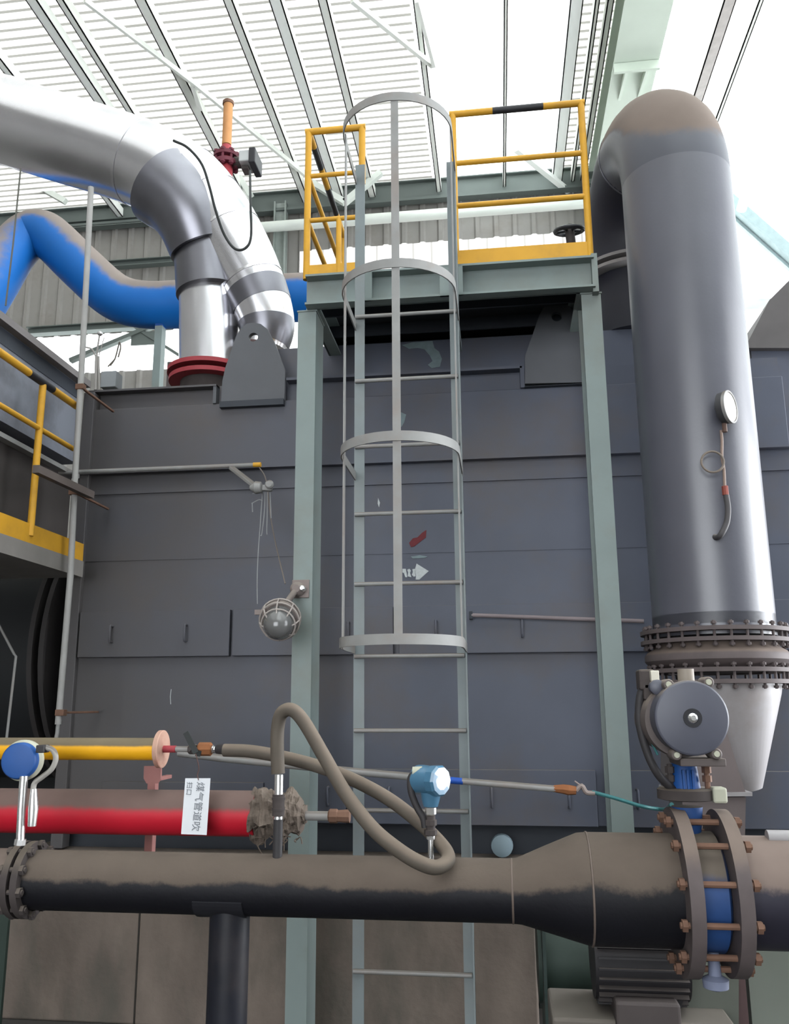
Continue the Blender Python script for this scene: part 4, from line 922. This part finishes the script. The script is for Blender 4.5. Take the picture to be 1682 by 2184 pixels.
lax = (at(590, 1335, Y=YL_-.16)-at(603, 1296, Y=YL_+.03)).normalized()
LC = at(600, 1312, Y=YL_); r_l = m(40, LC)
G().lathe(LC-lax*.03, lax, [(0,r_l*.45),(.012,r_l*.8),(.03,r_l*.98),(.06,r_l*1.0),(.075,r_l*.97),(.082,r_l*.9)], 32).out('body', lmm, lm, smooth=True)
G().lathe(LC+lax*.05, lax, [(0,r_l*.80),(.04,r_l*.84),(.07,r_l*.8),(.10,r_l*.66),(.125,r_l*.42),(.135,r_l*.12)], 28).out('glass_globe', glassm, lm, smooth=True)
G().lathe(LC+lax*.05, lax, [(0,.018),(.02,.018),(.04,.022),(.055,.018),(.065,.006)], 16).out('bulb', dustgrey, lm, smooth=True)
ref = lax.cross(XA).normalized(); re2 = lax.cross(ref)
for hgt, rr_ in ((.03, 1.06), (.075, 1.05), (.115, .88), (.152, .38)):
    G().tube(arc(LC+lax*hgt, ref*r_l*rr_, re2*r_l*rr_, 0, 2*math.pi, 28), .0042, 6, cap=False).out('guard_ring', cagem, lm, smooth=True)
for k in range(8):
    a_ = 2*math.pi*k/8; dv = ref*math.cos(a_)+re2*math.sin(a_)
    G().tube([LC+lax*.03+dv*r_l*1.06, LC+lax*.075+dv*r_l*1.05, LC+lax*.115+dv*r_l*.88, LC+lax*.14+dv*r_l*.62, LC+lax*.152+dv*r_l*.38], .0036, 6).out('guard_wire', cagem, lm, smooth=True)
G().box(at(549,1306,Y=YL_)-V((.012,.01,.012)), at(556,1306,Y=YL_)+V((.012,.01,.012))).out('hinge_lug', lmm, lm)

# pipe across at y~1000 with bracket and dangling strands
YG = 4.6
Gp = lambda px, py, Y=YG: at(px, py, Y=Y)
cpz = thing('cable_pipe', Gp(330, 1002), 'thin grey level cable pipe with yellow tip on the upper left of the furnace', 'pipe')
zz1 = Gp(330, 1000).z
G().cyl((Gp(80,1000).x, YG, zz1), (Gp(540,1000).x, YG, zz1), .013, n=12).out('tube', dustgrey, cpz, smooth=True)
G().cyl((Gp(540,1000).x, YG, zz1), (Gp(556,1000).x, YG, zz1), .014, n=12).out('yellow_tip', yellow, cpz, smooth=True)
tag(G().tube(cr([Gp(553,997), Gp(566,1020,YG-.03), Gp(572,1060,YG-.06), Gp(578,1110,YG-.1), Gp(590,1170,YG-.2), Gp(608,1245,YP-.03)], 8), .0035, 6).out('lamp_cable', mat('cable_greybrown',(0.20,0.17,0.15)), smooth=True), 'slack grey cable running from the yellow-tipped pipe down to the caged lamp', 'cable')
ab = thing('bracket_arm', Gp(520, 1020), 'dusty bent bracket arm with hanging strands beside the yellow-tipped pipe', 'bracket')
G().bar(Gp(494,998,YG-.03), Gp(548,1040,YG-.30), .035, .02).bar(Gp(548,1040,YG-.30), Gp(580,1042,YG-.30), .03, .03).out('arm', dustgrey, ab, bevel=.004)
G().lathe(Gp(545,1040,YG-.31), XA, [(-.03,.012),(0,.034),(.03,.03),(.036,.016)], 14).lathe(Gp(576,1035,YG-.31), -YA, [(0,.02),(.02,.024),(.03,.016)], 12).out('knuckle', dustgrey, ab, smooth=True)
strm = mat('strand_grey', (0.36,0.37,0.38))
for pts in ([(560,1048),(558,1085),(555,1130),(551,1180),(549,1240),(549,1288)], [(566,1050),(563,1090),(558,1138),(556,1142)], [(570,1050),(570,1090),(569,1130),(570,1140)], [(575,1050),(576,1080),(578,1105)], [(538,1053),(560,1051)], [(537,1074),(552,1066),(560,1068)], [(537,1074),(539,1092)]):
    G().tube(cr([Gp(px+random.uniform(-1,1), py, YG-.28) for px, py in pts], 4), .0026, 5).out('hanging_strand', strm, ab)

# ================================================================= THIN DOWNPIPE left
YDn = 4.35
D_ = lambda px, py: at(px, py, Y=YDn)
dp = thing('drain_pipe', D_(122, 1570), 'thin pale grey pipe standing full height at the furnace left corner', 'pipe')
zt = D_(194, 400).z
G().tube([D_(124,1545), D_(150,1230), D_(160,1020), D_(172,820), D_(184,600), D_(194,400)], m(6.5, D_(160,1000)), 14).out('tube', mat('pale_pipe_paint',(0.42,0.41,0.40)), dp, smooth=True)
G().tube([D_(124,1545), D_(122,1565), D_(114,1600)], m(4.5, D_(124,1500)), 12).out('foot_elbow', dustgrey, dp, smooth=True)
for py, px in ((826, 172), (1050, 158), (1520, 130)):
    c = D_(px, py); G().box(c-V((.024,.02,.016)), c+V((.024,.02,.016))).box(c+V((-.005,.02,-.006)), V((c.x+.01, YF-.03, c.z+.006))).out('pipe_clip', rustd, dp, bevel=.003)
tag(G().tube([at(44, 360, Y=5.2), at(28, 520, Y=5.2), at(12, 652, Y=5.2)], .006, 8).out('thin_cable', mat('cable_olive',(0.15,0.15,0.13)), smooth=True), 'thin cable hanging in front of the blue pipe at the left edge', 'cable')

# ================================================================= LEFT DUCT BOX, PLATFORM, RAILING (running towards the viewer)
XW = at(178, 815, Y=4.75).x
def W(px, py, X=XW): return at(px, py, X=X)
y_far = 4.75; y_near = .9
db = thing('dust_collector', (XW-.5, 3, 0), 'grey-blue ribbed steel duct box running along the upper left side', 'duct')
zt_ = at(178, 815, Y=y_far).z; zbm = at(165, 1000, Y=y_far).z
G().box((XW-1.2, y_near, zbm+.03), (XW, y_far, zt_-.02)).out('body', ductbox, db)
G().box((XW-1.2, y_near, zt_-.04), (XW+.05, y_far, zt_)).out('top_flange', mat('edge_pinkgrey',(0.28,0.26,0.26)), db)
zmid = at(168, 858, Y=y_far).z
G().box((XW-.0, y_near, zmid), (XW+.004, y_far, zt_-.045)).out('dark_band', mat('band_slate',(0.065,0.075,0.095)), db)
for yy in (1.6, 2.62, 3.0): G().box((XW, yy-.02, zbm+.06), (XW+.04, yy+.02, zt_-.04)).out('rib', mat('edge_pinkgrey',(0,0,0)), db)
G().box((XW-.5, y_near, zbm-.06), (XW+.02, y_far, zbm-.035)).out('lower_ledge', dustgrey, db)
G().box((XW-1.2, y_near, zbm-.035), (XW-.1, y_far, zbm+.03)).out('shadow_gap', blackp, db)  # solid black strip, painted in for the shade of the gap
# lower body of left machine under it
zw = at(150, 1170, Y=4.7).z
XW2 = XW-.03
G().box((XW-1.2, y_near, zw+.02), (XW2, y_far, zbm-.06)).out('lower_body', mat('machine_brown_grey',(0.085,0.075,0.072),.6,0,.3,4), db)
tag(G().bar(at(76,1000,Y=3.9), at(195,1056,Y=4.45), .035, .04).out('angle_brace', mat('angle_brownish',(0.17,0.14,0.13))), 'dusty angle iron running back to the drain pipe clip', 'steel angle')
# left platform edge with yellow railing at X = XG
XG = at(160, 870, Y=4.5).x+.06
def Wg(px, py): return at(px, py, X=XG)
lpf = thing('side_walkway', (XG-.3, 3, 0), 'grey walkway edge with yellow railing along the left side', 'walkway')
zg_top = Wg(100, 822).z; zg_mid = Wg(80, 912).z; zg_post = Wg(77, 1000); zfl_ = Wg(70, 1145).z
yfar2 = Wg(163, 868).y; ynear2 = .9
pa, pb2 = Wg(62, 790), Wg(112, 832)
G().cyl((XG, ynear2, zg_top), (XG, pa.y, zg_top), .02, n=12).cyl((XG, pb2.y, zg_top), (XG, yfar2, zg_top), .02, n=12).out('top_rail', yellow, lpf, smooth=True)
G().cyl((XG, pa.y, zg_top), (XG, pb2.y, zg_top), .0205, n=12).out('black_band', blackp, lpf, smooth=True)
G().cyl((XG, ynear2, zg_mid), (XG, yfar2, zg_mid), .014, n=12).out('mid_rail', yellow, lpf, smooth=True)
for yy in (Wg(78, 980).y, 1.6): G().cyl((XG, yy, zfl_), (XG, yy, zg_top), .018, n=12).out('post', yellow, lpf, smooth=True)
zk = Wg(70, 1128).z
G().box((XG-.004, ynear2, zfl_-.04), (XG+.004, 4.6, zfl_+.06)).out('toe_board', yellow, lpf)
G().box((XG-.9, ynear2, zfl_-.13), (XG+.01, 4.6, zfl_-.04)).out('edge_beam', mat('beam_tan_grey',(0.30,0.28,0.26)), lpf)

# round dark duct lower left (end of a drum) and bracket rod
YQ = 5.1
dc = at(-190, 1395, Y=YQ); rdr = at(0,1235,Y=YQ).z - dc.z
dk = thing('round_drum', (dc.x, YQ, 0), 'large sooty black round drum with ring flange at the lower left edge', 'drum')
xe_ = at(108, 1395, Y=YQ-.3).x
G().tube([(xe_-3, YQ+.5, dc.z), (xe_-.12, YQ+.5, dc.z)], .78, 56).out('shell', blackduct, dk, smooth=True)
G().ring((xe_-.10, YQ+.5, dc.z), XA, .86, .6, .03, 56).ring((xe_-.03, YQ+.5, dc.z), XA, .86, .6, .03, 56).out('ring_flange', mat('drum_flange',(0.05,0.045,0.045)), dk, smooth=True)
G().box((xe_-3, YQ+1.35, 0), (xe_+.3, YQ+1.4, 2.7)).out('back_plate', blackduct, dk)
tag(G().tube([at(-20,1300,Y=4.4), at(30,1395,Y=4.4), at(34,1400,Y=4.4), at(14,1575,Y=4.4)], .007, 8).out('thin_rod', dustgrey, smooth=True), 'bent thin grey rod in front of the black drum', 'rod')

# small instruments on top of furnace at left
YI = 5.0
I = lambda px, py: at(px, py, Y=YI)
jb = thing('junction_box', I(230, 825), 'small grey box with two looped steel wires on the furnace top at left', 'box')
G().box(I(213,826), I(248,790)+V((0,.1,0))).out('box_body', mat('box_grey',(0.30,0.32,0.34)), jb, bevel=.004)
G().tube(cr([I(235,780), I(245,765), I(252,740), I(255,730), I(257,742), I(252,762)], 5), .005, 6).tube([I(230,782), I(246,765)], .005, 6).out('wire_loop', mat('loop_dark',(0.16,0.14,0.12)), jb)
sr = thing('sensor_rods', I(206, 830), 'pair of slim grey rods with a bright ball tip on the furnace top', 'rods')
G().tube([I(204,832), I(206,760)], .011, 10).tube([I(212,832), I(210,760)], .007, 10).out('rod', mat('rod_grey',(0.4,0.38,0.36)), sr, smooth=True)
G().tube(cr([I(206,762), I(208,742), I(212,715)], 4), .006, 8).tube([I(211,758), I(222,720)], .0035, 6).tube(cr([I(206,764), I(196,745), I(180,740)], 4), .0055, 8).out('bent_wire', mat('rod_grey',(0,0,0)), sr)
G().lathe(I(213,713)-ZA*.01, ZA, [(0,.008),(.01,.018),(.022,.018),(.03,.008)], 12).out('ball_tip', steel, sr, smooth=True)
# low wall of the furnace top behind
g = G().box((fl+.0, YF+1.2, zl2), (at(395,800,Y=YF+1.2).x, YF+1.9, at(300,775,Y=YF+1.2).z))
g.out('rear_housing', mat('rear_housing_brown',(0.12,0.10,0.10)), fur)

# ================================================================= BLUE PIPE with post
YBl = 7.4
Bp = lambda px, py, dy=0: at(px, py, Y=YBl+dy)
path = cr([Bp(-150,800,-1.0), Bp(-70,690,-.6), Bp(-12,600,-.3), Bp(28,535,-.1), Bp(62,502,0), Bp(92,498,0), Bp(122,520,0), Bp(175,572,0), Bp(245,632,0), Bp(310,650,.0), Bp(400,648,0), Bp(520,640,0), Bp(700,632,0)], 10)
bpz = thing('blue_pipe', Bp(330, 690), 'thick sky-blue pipe with a humped bend, dusty on top, behind the silver duct', 'pipe')
G().tube(path, m(50, Bp(300,650)), 36).out('pipe', bluepipe, bpz, smooth=True)
bp2 = thing('pipe_prop', Bp(335, 830), 'pale green post with blue top propping up the blue pipe', 'post')
x = Bp(341, 740).x; zz0 = zl2-.1
w3 = m(8, Bp(340,740))
G().box((x-w3, YBl-.06, zz0-1), (x+w3, YBl+.04, Bp(340,700).z)).out('post', green, bp2)
G().box((x-w3, YBl-.062, Bp(340,700).z), (x+w3, YBl+.04, Bp(340,680).z)).out('blue_top', bluepaint, bp2)

# ================================================================= SILVER CLAD DUCTS
YSv = 5.5
S = lambda px, py, Y=YSv: at(px, py, Y=Y)
sv = thing('silver_duct', S(440, 790), 'large silver aluminium-clad duct sweeping from upper left down to the furnace', 'duct')
main = cr([S(-260,170), S(-60,235), S(120,292), S(240,328), S(330,362), S(395,400), S(450,455), S(505,540), S(545,620), S(568,690), S(560,745)], 10)
def rlist(ps, px):  return [px*(p-EYE).dot(fw)/FPX for p in ps]
nm = len(main)
radp = []
for i, p in enumerate(main):
    t = i/(nm-1)
    radp.append(m(90 if t < .5 else 90-38*((t-.5)/.5), p))
G().tube(main, radp, 48).out('main_run', silver, sv, smooth=True)
bx = cr([S(425,470), S(437,560), S(445,640), S(446,720), S(446,796)], 8)
G().tube(bx, m(63, S(446,700)), 44).out('down_leg', silver, sv, smooth=True)
# elbow segment of dark plates
el = main[44:72]
G().tube(cr([S(350,398,YSv-.10), S(386,430,YSv-.10), S(412,472,YSv-.09), S(433,532,YSv-.05)], 8), [m(88, S(430,450))*(1.0-.009*i) for i in range(25)], 44).out('elbow_cladding', darkcloth, sv, smooth=True)
G().tube([S(440,535,YSv-.02), S(447,628,YSv-.02)], [m(68, S(440,560)), m(70, S(446,620))], 44).out('collar_cladding', darkcloth, sv, smooth=True)
for idx in (14, 36, 50, 58, 66, 78):
    t = (main[idx+1]-main[idx-1]).normalized(); G().ring(main[idx], t, radp[idx]*1.012, radp[idx]*.9, .02, 44).out('seam_band', silver, sv, smooth=True)
c = S(446, 806); zfg = c.z
G().ring((c.x, YSv, zfg+.03), ZA, m(88, c), m(50, c), .03, 48).ring((c.x, YSv, zfg-.03), ZA, m(84, c), m(50, c), .03, 48).out('red_flange', redox, sv, smooth=True)
G().tube([(c.x, YSv, zl2-.01), (c.x, YSv, zfg+.1)], m(60, c), 40).out('collar', dusty_dark, sv, smooth=True)
for i0, i1 in ((80, 86), (90, 99)):
    G().tube(main[i0:i1], [q*1.012 for q in radp[i0:i1]], 44, cap=False).out('dark_plate', darkcloth, sv, smooth=True)
# cable looping over the duct
tag(G().tube(cr([S(370,300,YSv-.6), S(400,315,YSv-.6), S(430,350,YSv-.55), S(447,400,YSv-.5), S(460,450,YSv-.45), S(478,500,YSv-.4), S(500,530,YSv-.4), S(522,530,YSv-.4), S(535,505,YSv-.4), S(534,430,YSv-.4), S(533,365,YSv-.3)], 8), .009, 8).out('looping_cable', wire, smooth=True), 'dark cable looping over the silver duct up to the small actuator box', 'cable')

# red/orange riser pipe with small actuator
YU = 6.6
U = lambda px, py: at(px, py, Y=YU)
rr3 = thing('red_riser_pipe', U(485, 420), 'slim upright pipe, orange on top and red below, rising behind the silver duct', 'pipe')
xu = U(482, 320).x
r3 = m(13, U(485,350))
G().cyl((U(482,340).x, YU, U(480,310).z), (U(482,340).x, YU, U(480,218).z), m(10,U(482,260)), n=20).out('orange_top', orange, rr3, smooth=True)
G().lathe((U(482,340).x, YU, U(480,220).z-.02), ZA, [(0,m(10,U(482,220))),(.0,m(12,U(482,220))),(.03,m(12,U(482,220)))], 20).out('lip', rustd, rr3, smooth=True)
G().lathe((U(482,340).x, YU, 0), ZA, [(U(480,700).z, r3*1.15), (U(480,330).z, r3*1.15), (U(480,312).z, m(10,U(482,260)))], 24).out('red_pipe', redox, rr3, smooth=True)
for py in (336, 352):
    G().ring((U(482,340).x, YU, U(480,py).z), ZA, m(27,U(482,340)), r3*.8, .035, 28).out('flange', mat('dark_red_flange',(0.16,0.03,0.05)), rr3, smooth=True)
bolts(rr3, (U(482,340).x, YU, U(480,344).z), ZA, m(23,U(482,340)), 8, .16, .013, mat('dark_red_flange',(0,0,0)))
ac = thing('limit_actuator', U(530, 360), 'small white and black actuator box on the side of the red riser pipe', 'actuator')
G().box(U(515,358)-V((0,.1,0)), U(539,333)+V((0,.1,0))).out('white_box', mat('actuator_white',(0.6,0.62,0.62)), ac, bevel=.01)
G().box(U(537,363)-V((0,.12,0)), U(552,330)+V((0,.12,0))).out('black_cap', blackp, ac, bevel=.01)
G().cyl(U(500,347), U(516,347), .05, n=14).box(U(518,367)-V((0,.05,0)), U(532,359)+V((0,.05,0))).out('shaft', dusty_dark, ac)

# handwheel valve behind the railing
YHW = 5.2
Hc = at(1213, 492, Y=YHW)
hw = thing('handwheel_valve', Hc-V((0,0,.2)), 'dark handwheel valve standing behind the right end of the platform railing', 'valve')
a1 = XA*m(29, Hc); a2 = V((0,.12,-.0))+ZA*m(13, Hc)
G().tube(arc(Hc, a1, a2, 0, 2*math.pi, 32), .014, 8, cap=False).out('wheel_rim', blackp, hw, smooth=True)
g = G()
for k in range(5):
    t = 2*math.pi*k/5+.3; g.tube([Hc, Hc+a1*math.cos(t)+a2*math.sin(t)], .009, 6)
g.out('wheel_spokes', blackp, hw)
nrm = a1.cross(a2).normalized()
if nrm.z > 0: nrm = -nrm
G().cyl(Hc-nrm*.03, Hc+V((.02,0,-.25)), .03, n=12).out('stem', dusty_dark, hw, smooth=True)
G().lathe(Hc+V((.02,0,-.42)), ZA, [(0,.09),(.03,.09),(.04,.06),(.15,.05),(.16,.07),(.19,.07)], 20).out('bonnet', dusty_dark, hw, smooth=True)

# ================================================================= LOWER RIGHT: blower motor, green posts
YMo = 3.5
Mo = lambda px, py: at(px, py, Y=YMo)
mo = thing('blower_motor', (Mo(1370,2150).x, YMo, 0), 'dark finned electric motor standing below the wide part of the black pipe', 'motor')
mc = Mo(1372, 2062); mr_ = m(80, mc); mx0, mx1 = Mo(1268,2062).x, Mo(1470,2062).x
mtm = mat('motor_soot', (0.025,0.023,0.026), .6, 0, .3, 9, dust=(.10,.085,.08), dlo=.4, dhi=1)
G().cyl((mx0, YMo+.1, mc.z), (mx1, YMo+.1, mc.z), mr_, n=36).out('motor_body', mtm, mo, smooth=True)
g = G()
for k in range(26):
    t = math.pi*2*k/26; dv = V((0, math.cos(t), math.sin(t))); g.bar(V((mx0+.01, YMo+.1, mc.z))+dv*(mr_+.008), V((mx1-.01, YMo+.1, mc.z))+dv*(mr_+.008), .006, .018, tuple(dv))
g.out('cooling_fins', mtm, mo)
G().box((Mo(1305,2110).x, YMo-.08, 0), (Mo(1440,2110).x, YMo+.28, mc.z-mr_*.7)).out('foot_block', mat('block_brown',(0.085,0.07,0.068)), mo, bevel=.01)
G().prism([Mo(1440,2040), Mo(1482,2060), Mo(1440,2184), Mo(1400,2200), Mo(1400,2060)], (0,.25,0)).out('side_bracket', mtm, mo)
mp_ = mat('pedestal_tan', (0.17,0.15,0.13), .8, 0, .3, 5)
Fq = at(1300, 2160, Y=YMo+.1)
tag(G().box((at(1165,2150,Y=3.95).x, 3.45, 0), (at(1560,2150,Y=3.5).x, 3.8, at(1300,2166,Y=3.5).z)).out('machine_pedestal', mp_, bevel=.01), 'pale tan concrete pedestal under the dark motor at the bottom right', 'pedestal')
sh = thing('pump_casing', (at(1220,2150,Y=3.9).x, 3.9, 0), 'dark green rounded casing left of the dark motor under the black pipe', 'casing')
G().tube([(at(1150,2050,Y=3.95).x, 4.25, at(1200,2060,Y=4.1).z), (at(1275,2050,Y=3.95).x, 4.25, at(1200,2060,Y=4.1).z)], at(1200,1960,Y=4.1).z-at(1200,2060,Y=4.1).z, 40).out('shell', gdark, sh, smooth=True)
G().box((at(1158,2050,Y=3.95).x, 3.95, 0), (at(1165,2050,Y=3.95).x, 4.3, at(1200,1960,Y=3.95).z)).out('end_plate', mat('end_plate_green',(0.03,0.05,0.045)), sh)
YGp = 3.7
gp2 = thing('green_stanchion', (at(1590,2100,Y=YGp).x, YGp, 0), 'grey-green steel sheet with brown edge post at the bottom right corner', 'panel')
a = at(1588, 2000, Y=YGp)
G().box((a.x, YGp, 0), (a.x+.9, YGp+.05, at(1600,2000,Y=YGp).z)).out('sheet', mat('sheet_grey_green',(0.20,0.22,0.19),.7,0,.15,3), gp2)
G().box((at(1568,2100,Y=YGp-.05).x, YGp-.05, 0), (at(1590,2100,Y=YGp-.05).x, YGp+.05, at(1600,2010,Y=YGp).z)).out('edge_post', mat('edge_brown',(0.10,0.06,0.06)), gp2)
tag(G().prism([at(1390,2200,Y=3.62), at(1500,2060,Y=3.62), at(1575,2060,Y=3.62), at(1575,2200,Y=3.62)], (0,.06,0)).out('side_sheet', mat('side_sheet_green',(0.12,0.13,0.11))), 'sloping olive-grey sheet right of the dark motor under the valve', 'panel')
tag(G().box((at(-30,2100,Y=4.2).x, 4.2, 0), (at(6,2100,Y=4.2).x, 4.22, at(0,1950,Y=4.2).z)).out('dark_green_post', gdark), 'dark green post at the lower left corner beside the plinth', 'post')
